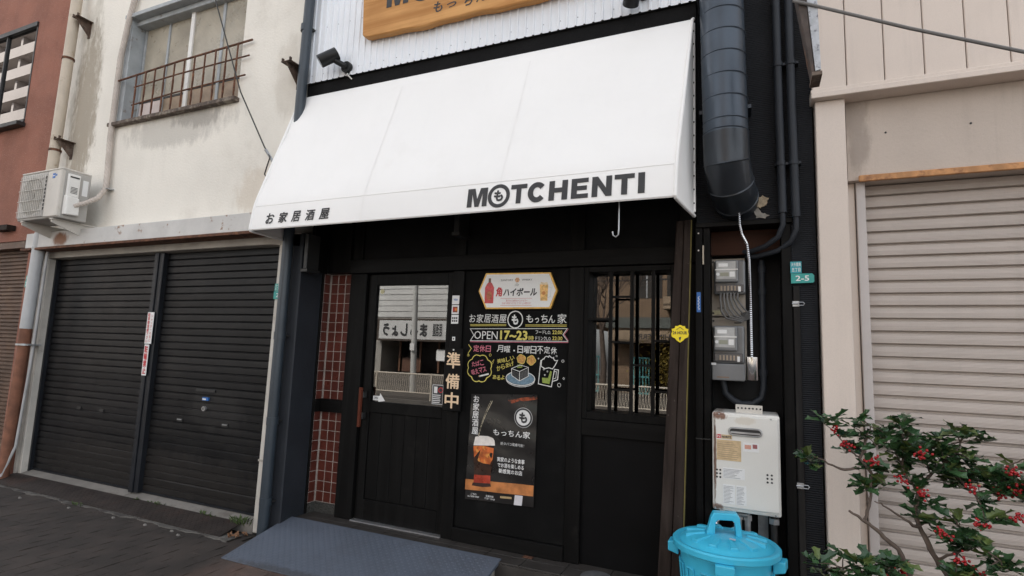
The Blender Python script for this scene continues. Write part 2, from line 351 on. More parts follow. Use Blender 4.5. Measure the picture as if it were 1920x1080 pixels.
MORTAR = mat('old_mortar', (.24, .225, .20), .9, var=.25, vs_=25, bump=.8, bs=60)

# ================================================================== THE GROUND
road = struct(MB().box(-700, 700, -700, 700, -.5, -.12).build('road', ASPH))
def brick_far():
    b = NB('paving_far'); br = b.n('ShaderNodeTexBrick'); br.inputs['Scale'].default_value = 4.5; br.inputs['Mortar Size'].default_value = .02
    br.inputs['Color1'].default_value = (.15, .10, .085, 1); br.inputs['Color2'].default_value = (.11, .075, .062, 1); br.inputs['Mortar'].default_value = (.04, .035, .03, 1)
    b.l(b.geo.outputs['Position'], br.inputs['Vector'])
    c = b.mix(b.math('MULTIPLY', b.ramp(b.noise(.7, detail=6), .45, .7), .6), br.outputs['Color'], (.055, .048, .043, 1))
    b.bsdf(c, .85, 0, b.bump(br.outputs['Fac'], -.4, .005)); return b.m
PAVFAR = brick_far()
pav = struct(B(-9, 2.5, -3.98, .3, -.12, -.012).build('pavement', JOINT))
struct(MB().box(-60, -9, -3.98, .3, -.12, 0).box(2.5, 60, -3.98, .3, -.12, 0).build('pavement_beyond', PAVFAR))
KERBM = mat('kerb_stone', (.34, .33, .31), .85, var=.12, vs_=6, bump=.4, bs=60)
kerb = struct(MB().box(-60, 60, -4.12, -3.985, -.12, .005).build('kerb', KERBM, bevel=.012))
struct(B(-300, 300, -60, -10.4, -.12, 0).build('far_pavement', mat('far_concrete', (.11, .095, .08), .9, var=.12, vs_=.8, bump=.3, bs=30)))
struct(B(-300, 300, -10.4, -10.25, -.12, .02).build('far_kerb', mat('far_kerb_stone', (.13, .12, .11), .9, var=.2, vs_=2)))
MARK = mat('road_paint', (.7, .7, .68), .7, var=.1, vs_=8)

# wavy interlocking pavers: those in view one by one, the rest of the footway in one mesh
PW, PL = .112, .224
def paver_poly(k=1.0):
    w_, l_, e = PW/2-.0008, PL/2-.0008, .005
    return [(-w_, -l_), (w_, -l_), (w_+e, -l_*.5), (w_, 0), (w_-e, l_*.5), (w_, l_), (-w_, l_), (-w_-e, l_*.5), (-w_, 0), (-w_+e, -l_*.5)]
def paver_mesh():
    me = bpy.data.meshes.new('paver'); P = paver_poly(); n = len(P); s = .985
    v = [(x, y, -.012) for x, y in P]+[(x, y, -.0025) for x, y in P]+[(x*s, y*(1-(1-s)*.5), 0) for x, y in P]
    f = [(i, (i+1) % n, n+(i+1) % n, n+i) for i in range(n)]+[(n+i, n+(i+1) % n, 2*n+(i+1) % n, 2*n+i) for i in range(n)]+[tuple(range(2*n, 3*n))]
    me.from_pydata(v, [], f); me.materials.append(PAVER); return me
PM = paver_mesh(); rest = MB(); cells = []
for i in range(int(11.5/PW)):
    for j in range(int(3.6/PL)+1):
        x = -8.9+i*PW+PW/2; y = -.36-PL/2-j*PL-(PL/2 if i % 2 else 0)
        if y < -3.95+PL/2 or (x < -3.6 and y > -.44): continue
        if -3.5 < x < -1.52 and y > -.78+.1: continue
        if -1.5 < x < 2.4 and y > -.5: continue
        d = Vector((x, y, 0))-cam.location; zc = d.dot(fw)
        px, py = 960+1029.6*d.dot(r2)/zc, 540-1029.6*d.dot(u2)/zc
        vis = zc > 0 and -30 < px < 1950 and py < 1110
        cells.append((0 if vis else 1, d.length, x, y))
cells.sort()
for k, (nv, d, x, y) in enumerate(cells):
    dz = random.uniform(-.0018, .001)
    if not nv and k < 300: piece(PM, 'paver', pav, (x, y, dz), (random.uniform(-.008, .008), random.uniform(-.008, .008), random.uniform(-.02, .02)))
    else: rest.add([(x+v.co.x, y+v.co.y, v.co.z+dz) for v in PM.vertices], [tuple(p.vertices) for p in PM.polygons])
stuff(rest.build('paver_field', PAVER, pav))
# rough cement edging between garage plate and paving
ed = MB(); xs = [-7.3+i*.045 for i in range(81)]
for a, b_ in zip(xs, xs[1:]):
    f = lambda x: -.548+.014*math.sin(x*9)+.010*math.sin(x*23)+.006*math.sin(x*61)
    h = lambda x: .006+.002*math.sin(x*5+1)
    ed.add([(a, f(a), -.012), (b_, f(b_), -.012), (b_, -.40, -.012), (a, -.40, -.012), (a, f(a)+.01, h(a)), (b_, f(b_)+.01, h(b_)), (b_, -.40, h(b_)), (a, -.40, h(a))],
           [(0, 1, 5, 4), (4, 5, 6, 7)])
struct(ed.build('cement_edging', mat('dirty_cement', (.105, .098, .088), .9, var=.3, vs_=9, bump=.7, bs=50, dirt=((.035, .03, .027), .45, .62, 5, .85))))

def lozenges(mb, x0, x1, yz, pitch, size, h):   # raised chequer on a tread plate lying between two edges yz=((y0,z0),(y1,z1))
    (ya, za), (yb, zb) = yz; L = math.hypot(yb-ya, zb-za); nr = int(L/pitch); nc = int((x1-x0)/pitch)
    ty, tz = (yb-ya)/L, (zb-za)/L; ny, nz = -tz, ty
    if nz < 0: ny, nz = -ny, -nz
    for i in range(nr):
        for j in range(nc):
            s = (i+.5)*pitch; x = x0+(j+.5)*pitch+(pitch*.0 if i % 2 else 0); y = ya+ty*s; z = za+tz*s
            a, b_ = (size, size*.34) if (i+j) % 2 else (size*.34, size)
            mb.add([(x-a, y, z), (x, y-ty*b_, z-tz*b_), (x+a, y, z), (x, y+ty*b_, z+tz*b_), (x, y+ny*h, z+nz*h)], [(0, 1, 4), (1, 2, 4), (2, 3, 4), (3, 0, 4)])
    return mb
# garage threshold plate, its loose right end standing up over the gutter
gp = empty('threshold_plate', (-5.6, -.3, 0), 'rusty brown chequered steel plate lying before the black double shutter', 'steel plate')
MB().prismx([(-.302, .066), (-.505, .014), (-.505, .006), (-.302, .058)], -7.18, -3.83).build('plate', CHECK, gp)
stuff(lozenges(MB(), -7.16, -3.84, ((-.502, .0152), (-.304, .0660)), .03, .011, .0025).build('tread', CHECK, gp))
SILLC = mat('sill_concrete', (.21, .195, .175), .9, var=.2, vs_=5, bump=.5, bs=60, dirt=((.10, .085, .07), .5, .7, 5, .7))
gs = empty('threshold_sill', (-5.6, -.05, 0), 'pale concrete sill under the black double shutter', 'sill')
MB().prismx([(-.300, -.02), (-.300, .062), (-.195, .092), (.0, .094), (.0, -.02)], -7.2, -5.37).build('sill_block', SILLC, gs)
MB().prismx([(-.299, -.02), (-.299, .061), (-.195, .091), (.0, .094), (.0, -.02)], -5.363, -3.72).build('sill_block', SILLC, gs)
# small weeds and leaf litter by the pillar
WEED = mat('weed', (.055, .085, .022), .7, var=.3, vs_=40)
wd = MB()
for (cx, cy, n, hh) in ((-3.83, -.30, 26, .07), (-3.80, -.34, 18, .06), (-4.25, -.305, 20, .035), (-4.9, -.305, 18, .03), (-5.2, -.305, 14, .025), (-5.6, -.55, 14, .03)):
    for k in range(n):
        a = random.uniform(0, 6.28); r_ = random.uniform(0, .07); x, y = cx+r_*math.cos(a)*1.6, cy+r_*math.sin(a)*.35
        h_ = hh*random.uniform(.4, 1); l_ = Vector((math.cos(a), math.sin(a), 0))*h_*.8; q = Vector((-math.sin(a), math.cos(a), 0))*.007
        p = Vector((x, y, .055 if cy > -.4 else .003)); wd.add([p, p+l_*.5+q+Vector((0, 0, h_*.7)), p+l_+Vector((0, 0, h_)), p+l_*.5-q+Vector((0, 0, h_*.7))], [(0, 1, 2, 3)])
wo_ = wd.build('weeds', WEED); stuff(wo_); tag(wo_, 'green weeds sprouting along the garage sill', 'weeds')
DEADL = mat('dead_leaf', (.22, .11, .055), .8, var=.4, vs_=40); DEADG = mat('litter', (.20, .19, .175), .9, var=.3, vs_=40)
for k in range(9):
    x, y = -3.74+random.uniform(-.06, .06), -.43+random.uniform(-.05, .08); a = random.uniform(0, 6.28); s = random.uniform(.018, .034)
    P = [(s, 0), (s*.3, s*.45), (-s*.8, s*.2), (-s, 0), (-s*.6, -s*.35), (s*.4, -s*.4)]
    ca, sa = math.cos(a), math.sin(a)
    o = MB().add([(x+p*ca-q*sa, y+p*sa+q*ca, .012+.012*math.sin(i*2+k)+.006*k/3) for i, (p, q) in enumerate(P)], [tuple(range(6))]).build('fallen_leaf', DEADL)
    tag(o, 'dry brown fallen leaf lying in the gap beside the pale pillar', 'leaf', 'dry leaves in the gutter gap')
for k, (x, y) in enumerate(((-5.6, -.62), (-5.0, -.60), (-4.28, -.585), (-4.15, -.62), (-6.3, -.66), (-4.6, -.59))):
    o = MB().hexa([(x+random.uniform(-.012, .0), y-.01, -.001), (x+.02, y-.012, -.001), (x+.022, y+.01, -.001), (x-.01, y+.012, -.001), (x, y-.005, .012), (x+.012, y-.006, .014), (x+.012, y+.004, .012), (x, y+.006, .010)]).build('stone_chip', DEADG)
    tag(o, 'small pale stone chip on the dark paving before the shutter', 'stone', 'stone chips on the paving')

# ================================================================== LEFT: RED RENDERED BUILDING
rb = empty('red_building', (-9, 0, 0), 'red brown rendered building at the far left edge', 'building')
W_ = MB()
yf = -.33
W_.box(-20, -9.7, yf, 7, 0, 9).box(-9.7, -7.96, yf, 7, 5.33, 9).box(-7.96, -7.215, yf, 7, 2.58, 9).box(-9.7, -7.96, yf, 7, 2.58, 4.05).box(-7.47, -7.215, yf, 7, 0, 2.58)
W_.box(-9.7, -7.47, .2, 7, 0, 2.58).box(-9.7, -7.96, .1, 7, 4.05, 5.33)
W_.build('wall', REDWALL, rb)
wn = B(-9.7, -7.96, -.345, -.29, 4.03, 4.075).build('window', DARKM, rb)
MB().box(-9.7, -7.96, -.35, -.30, 5.27, 5.325).box(-7.985, -7.963, -.335, -.30, 4.075, 5.27).box(-8.66, -8.635, -.335, -.30, 4.075, 5.27).build('frame', DARKM, wn)
WINREF = glass('window_glass', .26, (.02, .02, .02))
B(-8.635, -7.985, -.315, -.309, 4.075, 5.27).build('pane', WINREF, wn); B(-9.7, -8.66, -.315, -.309, 4.075, 5.27).build('pane', WINREF, wn)
MB().box(-9.7, -7.93, -.42, -.331, 3.98, 4.03).build('sill', DARKM, wn, bevel=.004)
BRSH = mat('brown_shutter', (.105, .060, .038), .6, var=.25, vs_=4, dirt=((.30, .22, .14), .58, .68, 6, .6))
sh = B(-9.7, -7.47, -.19, -.17, 0, 2.5).build('shutter', BRSH, rb)
sl = MB()
for i in range(55): sl.prismx([(-.192, .03+i*.045), (-.206, .04+i*.045), (-.206, .062+i*.045), (-.192, .070+i*.045)], -9.7, -7.475)
stuff(sl.build('slat_field', BRSH, sh))
MB().box(-9.7, -7.48, -.32, -.14, 2.5, 2.575).build('shutter_box', BRSH, rb)
B(-8.1, -7.80, -.42, -.335, 2.70, 2.76).build('timber_stub', TIMB, rb)
p = empty('address_plate', (-7.38, -.335, 2.04), 'small green address plate on the red wall beside the downpipe', 'address plate', None)
B(-7.43, -7.33, -.342, -.336, 2.04, 2.11).build('plate', GREENP, p); B(-7.42, -7.34, -.342, -.336, 2.113, 2.17).build('upper_plate', GREENP, p)
text('2-5', -7.41, -7.35, 2.055, 2.095, -.344, PAPER, p, bold=.01); text('大今里南', -7.41, -7.35, 2.13, 2.155, -.344, PAPER, p)

# ================================================================== LEFT: CREAM PLASTER BUILDING
lb = empty('plaster_building', (-5.4, 0, 0), 'stained cream plaster building over a black double garage shutter', 'building')
X0, X1 = -7.205, -3.57
MB().box(X0, -6.21, -.3, .4, 2.45, 7.2).box(-4.385, X1, -.3, .4, 2.45, 7.2).box(-6.21, -4.385, -.3, .4, 2.45, 3.765).box(-6.21, -4.385, -.3, .4, 5.0, 7.2).box(-6.21, -4.385, -.1, .4, 3.765, 5.0).box(X0, X1, .4, 7, 0, 7.2).build('wall', PLASTER, lb)
MB().prism([(X0, 2.36), (-3.8, 2.36), (-3.46, 2.325), (-3.46, 2.445), (X0, 2.445)], -.30, .06).build('lintel', CONC, lb, bevel=.004)
MB().box(-7.30, -3.60, -.445, -.303, 2.452, 2.612).build('fascia', OLDPAINT, lb, bevel=.004)
MB().box(-7.36, -3.60, -.46, -.303, 2.424, 2.450).build('fascia_lip', RUST, lb, bevel=.003)
MB().hexa([(-3.72, -.30, 0), (-3.585, -.30, 0), (-3.585, .1, 0), (-3.72, .1, 0), (-3.695, -.30, 2.355), (-3.605, -.30, 2.355), (-3.605, .1, 2.355), (-3.695, .1, 2.355)]).build('pillar', CONCW, lb, bevel=.008)
B(-3.715, -3.59, -.306, -.299, .56, .575).build('pillar_chip', CONC, lb)
MB().box(-7.205, -7.155, -.315, .1, 0, 2.358).build('jamb_strip', CONC, lb, bevel=.006)
B(-7.150, -7.105, -.297, .1, 0, 2.358).build('jamb_strip', CONCW, lb, bevel=.006)
B(-7.104, -7.075, -.235, .1, 0.03, 2.358).build('guide_rail', SHUTPOST, lb)
def slat_mesh(name, L, pitch, depth, m, lip=.009):
    me = bpy.data.meshes.new(name); P = [(0, 0), (-depth*.4, .003), (-depth, .007), (-depth*1.05, pitch*.5), (-depth, pitch-lip), (-depth*.25, pitch-lip*.45), (0, pitch)]
    n = len(P); v = [(0, y, z) for y, z in P]+[(L, y, z) for y, z in P]
    me.from_pydata(v, [], [(i, i+1, n+i+1, n+i) for i in range(n-1)]); me.materials.append(m); me.update(); return me
SP, SY = .0662, -.20
for (xa, xb) in ((-7.10, -5.36), (-5.27, -3.66)):
    s_ = B(xa, xb, SY+.012, SY+.03, .093, 2.358).build('shutter', DARKM, lb)
    me = slat_mesh('slat', xb-xa, SP, .0095, SHUT)
    for i in range(34):
        piece(me, 'slat', s_, (xa, SY+.008+random.uniform(-.0015, .0015), .105+i*SP), (random.uniform(-.03, .03), 0, random.uniform(-.0006, .0006)))
    B(xa, xb, SY-.01, SY+.012, .094, .110).build('bottom_bar', SHUTPOST, s_)
    if xa > -5.5:
        B(-4.66, -4.41, SY-.014, SY+.004, 1.060, 1.086).build('letter_slot', DARKM, s_, bevel=.002)
        B(-4.56, -4.485, SY-.016, SY+.004, .985, 1.013).build('maker_sticker', BLUEI, s_); B(-4.555, -4.51, SY-.0175, SY-.0162, .990, 1.003).build('sticker_strip', PAPER, s_)
        MB().tube([(-4.53, SY-.02, .913), (-4.53, SY, .913)], .021, 14).build('lock', ALU, s_); B(-4.535, -4.525, SY-.023, SY-.019, .902, .924).build('keyhole', DARKM, s_)
        for hx in (-4.84, -4.25):
            h_ = MB().box(hx-.038, hx+.038, SY-.010, SY+.004, .775, .803).build('finger_pull', DARKM, s_); MB().box(hx-.028, hx+.028, SY-.016, SY-.010, .79, .798).build('lip', STEEL, h_)
    else:
        for hx in (-6.39, -6.01): MB().box(hx-.033, hx+.033, SY-.010, SY+.004, .775, .80).build('finger_pull', DARKM, s_)
MB().box(-5.375, -5.320, -.262, -.17, .092, 2.358).box(-5.314, -5.258, -.250, -.17, .092, 2.358).build('centre_post', SHUTPOST, lb, bevel=.005)
# notice strips on the centre post
ns = empty('notice_strip', (-5.32, -.263, 1.17), 'white vertical notice with red writing on the shutter centre post', 'notice')
a_ = B(-5.372, -5.278, -.2665, -.2635, 1.470, 1.773).build('upper_strip', PAPER, ns); c_ = B(-5.366, -5.300, -.2665, -.2635, 1.170, 1.463).build('lower_strip', PAPER, ns)
vtext('駐車御遠慮下さい', -5.362, -5.330, 1.480, 1.764, -.2675, REDI, a_, bold=.02); vtext('シャッターの前に', -5.316, -5.290, 1.49, 1.75, -.2675, REDI, a_)
vtext('駐輪禁止', -5.358, -5.310, 1.185, 1.452, -.2675, REDI, c_, bold=.03)

# upstairs window with rusty guard rail
wi = MB().box(-6.21, -6.13, -.30, -.12, 3.78, 4.98).box(-6.21, -4.385, -.34, -.12, 4.955, 5.0).box(-6.13, -4.385, -.26, -.12, 4.90, 4.955).build('window', BLUEFR, lb, bevel=.004)
MB().box(-6.26, -4.36, -.36, -.12, 3.735, 3.775).build('sill', mat('rotten_sill', (.10, .075, .06), .85, var=.35, vs_=20, dirt=((.30, .26, .21), .5, .62, 14, .7)), wi, bevel=.004)
for i, (xa, xb, yy) in enumerate(((-6.12, -5.72, -.15), (-5.70, -5.30, -.15), (-5.26, -4.83, -.19), (-4.81, -4.39, -.19))):
    B(xa, xb, yy-.004, yy+.004, 4.07, 4.93).build('pane', WIREG, wi)
    B(xa, xb, yy-.004, yy+.004, 3.80, 4.045).build('pane', mat('pinkish_pane', (.62, .53, .50), .5, var=.1) if i == 0 else CURT, wi)
    B(xa, xb, yy-.008, yy+.012, 4.047, 4.068).build('bar', DARKM, wi)
for (x, wd_, yy, m_) in ((-5.71, .03, -.165, BLUEFR), (-5.28, .05, -.21, WHITEP), (-4.82, .035, -.205, BLUEFR), (-6.105, .03, -.165, BLUEFR)):
    B(x-wd_/2, x+wd_/2, yy, yy+.04, 3.79, 4.93).build('stile', m_, wi)
MB().box(-5.28, -4.40, -.235, -.17, 3.777, 3.83).build('bottom_rail', mat('flaking_cream', (.50, .43, .33), .85, var=.3, vs_=20, bump=.8, bs=50), wi, bevel=.006)
gr = empty('window_guard', (-5.2, -.345, 3.76), 'rusty iron guard rail across the upstairs window', 'window guard')
for (z, za, xa, xb, r_) in ((4.238, 4.302, -6.19, -4.22, .010), (4.119, 4.153, -5.89, -4.24, .0075), (3.924, 3.967, -5.90, -4.27, .0075)):
    MB().tube([(xa, -.345, z), (-5.2, -.347, z+(za-z)*.6), (xb, -.335, za+.002)], r_, 6).build('rail', RUST, gr)
for i in range(11):
    x = -5.858+i*.1475; zt = 4.255+.0030*i
    o = MB().box(x-.0055, x+.0055, -.357, -.346, 3.777, zt).build('bar', RUST, gr); MB().tube([(x, -.3505, 3.80), (x, -.3505, 3.83), (x, -.3505, 3.90), (x, -.3505, 3.92)], [.006, .010, .010, .006], 6).build('sleeve', RUST, o); MB().tube([(x, -.3505, 3.97), (x, -.3505, 3.99), (x, -.3505, 4.09), (x, -.3505, 4.10)], [.006, .010, .010, .006], 6).build('sleeve', RUST, o)
# rusty wall brackets
for (x, z, lab) in ((-6.92, 5.03, 'rusty iron wall bracket at the top of the cream downpipe'), (-6.95, 3.60, 'rusty iron wall bracket just above the air conditioner'), (-3.63, 3.86, 'rusty iron wall bracket beside the blue downpipe')):
    b_ = empty('wall_bracket', (x, -.3, z), lab, 'bracket', 'rusty brackets on the cream wall')
    MB().prismx([(-.302, z+.05), (-.46, z+.05), (-.46, z+.042), (-.302, z-.12)], x-.004, x+.004).build('gusset', RUSTD, b_)
    MB().box(x-.055, x+.055, -.465, -.302, z+.051, z+.057).build('top_plate', RUSTD, b_)
    for q in (-1, 1): MB().box(x+q*.043-.006, x+q*.043+.006, -.465, -.445, z+.058, z+.085).build('hook', RUSTD, b_)
    MB().box(x-.022, x+.022, -.308, -.302, z-.13, z+.05).build('wall_plate', RUSTD, b_)
# downpipes
CREAMP = mat('cream_pipe', (.52, .45, .36), .55, var=.08, vs_=4, dirt=((.26, .18, .11), .56, .7, 7, .6))
RPIPE = mat('rusted_pipe', (.20, .085, .05), .75, var=.3, vs_=7, dirt=((.5, .46, .4), .66, .7, 9, .9), bump=.4, bs=50)
dp = empty('downpipe', (-7.12, -.4, 0), 'cream and rust downpipe between the red and the cream building', 'downpipe')
MB().tube([(-7.02, -.41, 7.2), (-7.06, -.41, 3.4), (-7.10, -.41, 2.62)], .052, 14).build('upper_pipe', CREAMP, dp, smooth=True)
MB().tube([(-7.10, -.41, 2.615), (-7.13, -.41, 1.58)], .056, 14).build('middle_pipe', mat('grey_pipe', (.45, .46, .47), .4, var=.06), dp, smooth=True)
MB().tube([(-7.13, -.41, 1.59), (-7.17, -.41, 0.0)], .052, 14).build('lower_pipe', RPIPE, dp, smooth=True)
for z, x in ((4.62, -7.047), (3.55, -7.058), (2.45, -7.105)): MB().tube([(x, -.41, z-.012), (x, -.41, z+.012)], .060, 14).build('collar', RUST if z > 3 else STEEL, dp)
MB().tube([(-7.136, -.41, 1.40), (-7.136, -.41, 1.42)], .066, 14).box(-7.14, -7.03, -.42, -.30, 1.402, 1.418).build('clamp', STEEL, dp)
MB().tube([(-7.03, -.36, 2.42), (-7.06, -.36, 1.2), (-7.10, -.37, .35), (-7.14, -.44, .06), (-7.2, -.5, .01)], .014, 8).build('drain_hose', mat('grey_hose', (.42, .42, .42), .5), dp, smooth=True)
dp = empty('blue_downpipe', (-3.54, -.345, 0), 'blue grey plastic downpipe beside the pale pillar', 'downpipe')
MB().tube([(-3.50, -.355, 7.2), (-3.535, -.355, 3.6), (-3.545, -.355, 0.02)], .043, 14).build('pipe', PIPEB, dp, smooth=True)
for z in (4.25, 1.58, .9, .28):
    k_ = MB().tube([(-3.54, -.355, z-.03), (-3.54, -.355, z+.03)], .0475, 14).build('collar', PIPEB, dp, smooth=True); B(-3.60, -3.49, -.33, -.299, z-.008, z+.008).build('strap', DARKM, k_)
# address plate on the pale pillar
p = empty('address_plate', (-3.66, -.305, 1.88), 'green address plate wrapped round the pale pillar by the blue downpipe', 'address plate')
B(-3.70, -3.612, -.309, -.3035, 1.885, 1.95).build('plate', GREENP, p); B(-3.695, -3.612, -.309, -.3035, 1.953, 2.015).build('upper_plate', GREENP, p)
text('2-', -3.67, -3.622, 1.90, 1.935, -.311, PAPER, p, bold=.01); text('大今里\n五丁目', -3.69, -3.618, 1.96, 2.01, -.311, PAPER, p)

# air conditioner on wall brackets
ac = empty('air_conditioner', (-6.57, -.58, 2.62), 'aged white air conditioner unit on brackets under the upstairs window', 'air conditioner')
ax0, ax1, ay0, ay1, az0, az1 = -6.93, -6.22, -.71, -.45, 2.665, 3.155
MB().box(ax0, ax1, ay0, ay1, az0, az1).build('casing', ACG, ac, bevel=.012, seg=2)
MB().box(ax0-.004, ax1+.004, ay0-.008, ay1, az1-.004, az1+.014).build('top_cover', ACW, ac, bevel=.006)
MB().box(-6.45, ax1+.002, ay0-.012, ay0+.03, az0+.01, az1-.008).build('front_panel', ACW, ac, bevel=.008)
g = MB().box(ax0+.01, -6.46, ay0-.010, ay0+.01, az0+.02, az1-.01).build('fan_grille', ACG, ac, bevel=.006)
MB().prism(circ(-6.69, 2.91, .195, 32), ay0-.012, ay0-.0105).build('fan_opening', mat('fan_shadow', (.30, .285, .255), .7, var=.15, vs_=6), g)
MB().prism(circ(-6.69, 2.91, .05, 20), ay0-.018, ay0-.0125).build('fan_hub', mat('fan_hub', (.26, .245, .22), .6), g)
for k in range(3):
    a = k*2.09+.4; P = [(-6.69+math.cos(a+t)*rr_, 2.91+math.sin(a+t)*rr_) for t, rr_ in ((0, .05), (.2, .11), (.35, .18), (.8, .185), (1.0, .12), (.9, .05))]
    MB().prism(P, ay0-.0135, ay0-.0128).build('fan_blade', mat('fan_blade', (.35, .33, .30), .6), g)
for i in range(14):
    x = ax0+.03+i*.033; MB().tube([(x, ay0-.022, az0+.03), (x, ay0-.022, az1-.03)], .0018, 4).build('grille_wire', ACW, g)
for z in (2.75, 2.86, 2.97, 3.08): MB().tube([(ax0+.015, ay0-.024, z), (-6.465, ay0-.024, z)], .003, 5).build('grille_bar', ACW, g)
for i in range(9): B(-6.475, -6.463, ay0-.013, ay0-.009, az0+.09+i*.04, az0+.115+i*.04).build('slot', DARKM, g)
lg = B(-6.36, -6.315, ay0-.0138, ay0-.0122, 3.065, 3.115).build('maker_mark', BLUEI, ac); MB().stroke([(-6.352, 3.09), (-6.322, 3.09)], .006, ay0-.0142).build('mark_line', PAPER, lg); B(-6.305, -6.285, ay0-.0138, ay0-.0122, 3.085, 3.105).build('small_mark', BLUEI, ac)
vc = MB().hexa([(ax1, -.68, 2.70), (ax1+.05, -.67, 2.70), (ax1+.05, -.55, 2.71), (ax1, -.54, 2.71), (ax1, -.68, 2.90), (ax1+.05, -.67, 2.89), (ax1+.05, -.56, 2.88), (ax1, -.55, 2.90)]).box(ax1, ax1+.03, -.67, -.56, 2.89, 3.12).build('valve_cover', WHITEP, ac, bevel=.010, seg=2)
for i in range(5): B(ax1+.0295, ax1+.032, -.64, -.58, 2.925+i*.014, 2.931+i*.014).build('vent_slot', DARKM, vc)
B(ax1+.029, ax1+.032, -.655, -.575, 3.08, 3.095).build('grip', DARKM, vc)
B(ax1+.0005, ax1+.002, -.525, -.475, 2.93, 3.09).build('rating_label', PAPER, ac)
for x in (-6.84, -6.32):
    k_ = MB().prismx([(-.705, 2.655), (-.302, 2.655), (-.302, 2.50), (-.33, 2.50), (-.705, 2.625)], x-.006, x+.006).build('bracket', ACW, ac)
    MB().box(x-.025, x+.025, -.71, -.302, 2.652, 2.662).build('flange', ACW, k_); MB().box(x-.02, x+.02, -.302, -.29, 2.46, 2.66).build('foot', ACW, k_)
MB().beam((-6.84, -.42, 2.60), (-6.32, -.36, 2.58), .02, .02).build('cross_bar', ACW, ac)
TAPE = mat('pipe_tape', (.52, .46, .41), .75, var=.1, vs_=8, wave=('DIAGONAL', 14, .5, .5))
hp = MB().tube([(-6.00, -.34, 5.45), (-6.06, -.34, 5.22), (-6.13, -.34, 4.95), (-6.20, -.34, 4.5), (-6.20, -.34, 3.6), (-6.17, -.34, 3.2), (-6.15, -.35, 3.05), (-6.13, -.42, 2.93), (-6.14, -.52, 2.85), (-6.18, -.60, 2.80)], [.028]*6+[.027, .026, .022, .02], 10).build('refrigerant_pipe', TAPE, smooth=True)
tag(hp, 'taped beige pipe run from air conditioner up past the window', 'pipe'); MB().box(-6.20, -6.09, -.365, -.30, 3.04, 3.052).build('clip', STEEL, hp)
wr = MB().tube([(-4.92, -.55, 5.6), (-4.55, -.48, 4.62), (-4.20, -.42, 3.75), (-3.90, -.37, 3.22), (-3.83, -.36, 3.12), (-3.86, -.36, 3.03), (-3.90, -.34, 2.98), (-3.86, -.33, 2.93), (-3.80, -.33, 2.92)], .006, 6).build('overhead_wire', DARKM, smooth=True)
tag(wr, 'thin black service wire slanting across the cream wall', 'wire'); MB().tube([(-3.88, -.37, 3.19), (-3.80, -.33, 3.06)], .014, 6).build('wire_anchor', STEEL, wr)

# ================================================================== THE SHOP
sb = empty('shop_building', (-1.6, 0, 0), 'black timber fronted bar with red tile strip, sliding door and lattice window', 'building')
MB().box(-3.562, -.315, -.262, .4, 2.76, 3.775).build('upper_wall', BLKWALL, sb)
MB().box(-3.56, .335, .4, 7, 2.76, 7.2).box(-3.56, .335, 2.6, 7, .0, 2.76).box(-3.56, -3.50, .08, 2.6, .13, 2.76).box(.27, .335, .2, 2.6, .13, 2.76).build('body', DARKROOM, sb)
MB().box(-3.50, .27, .1, 2.6, .10, .128).build('inner_floor', DARKROOM, sb)
MB().box(-3.16, -.33, .025, .08, 2.25, 2.758).build('transom_panel', BLKWALL, sb)
# grey corner pillar
MB().box(-3.565, -3.432, -.30, .06, 0, 2.44).build('corner_pillar', GREYP, sb, bevel=.008)
MB().box(-3.43, -3.395, -.20, -.03, 2.13, 2.75).build('side_batten', BLACKW, sb)
MB().box(-3.395, -3.16, -.02, .06, 2.14, 2.75).build('corner_panel', BLACKW, sb)
# corrugated sheet above the awning
cs = MB(); n = 0; z0, z1 = 3.775, 7.2; x = -3.562; prof = []
while x < -.317:
    prof += [(x, -.284), (x+.038, -.284), (x+.043, -.2945), (x+.053, -.2945), (x+.058, -.284)]; x += .0633
prof = [(min(a, -.312), b_) for a, b_ in prof]
for (a, b_) in zip(prof, prof[1:]):
    if b_[0]-a[0] < 1e-5 and abs(b_[1]-a[1]) < 1e-5: continue
    cs.add([(a[0], a[1], z0), (b_[0], b_[1], z0), (b_[0], b_[1], z1), (a[0], a[1], z1)], [(0, 1, 2, 3)])
co = cs.build('corrugated_sheet', WHITEM, sb)
B(-3.562, -.312, -.278, .4, 3.780, 7.2).build('sheathing', DARKM, sb)
sc_ = MB()
for i in range(24):
    for z in (3.84, 4.27): sc_.tube([(-3.50+i*.1266, -.2868, z), (-3.50+i*.1266, -.284, z)], .004, 6)
stuff(sc_.build('screws', STEEL, co))
# timber frame
for (xa, xb, za) in ((-3.16, -2.99, .13), (-2.155, -2.055, .13), (-1.20, -1.092, .13), (-.475, -.335, .13)):
    B(xa, xb, 0, .12, za, 2.128).build('post', BLACKW, sb, bevel=.004)
B(-3.16, -.335, -.02, .12, 2.13, 2.248).build('lintel', BLACKH, sb, bevel=.004)
for x in (-3.1, -2.1, -1.145, -.40): B(x-.05, x+.05, .0, .07, 2.25, 2.757).build('stud', BLACKW, sb, bevel=.003)
bk = B(-2.075, -2.03, -.16, .0, 2.40, 2.70).build('awning_bracket', DARKM, sb, bevel=.004); B(-2.085, -2.02, -.17, .0, 2.372, 2.398).build('plate', DARKM, bk)
bk = B(-3.37, -3.335, -.34, -.20, 2.13, 2.42).build('awning_bracket', DARKM, sb, bevel=.004); B(-3.39, -3.32, -.345, -.2, 2.105, 2.128).build('plate', DARKM, bk)
B(-2.055, -1.20, -.012, .10, .13, .225).build('base_rail', BLACKH, sb, bevel=.004)
B(-1.092, -.475, .03, .08, .13, .97).build('lower_panel', mat('black_panel', (.0035, .0035, .004), .5, spec=.12, var=.15), sb)
B(-1.092, -.475, .0, .085, .972, 1.078).build('window_rail', BLACKH, sb, bevel=.003)
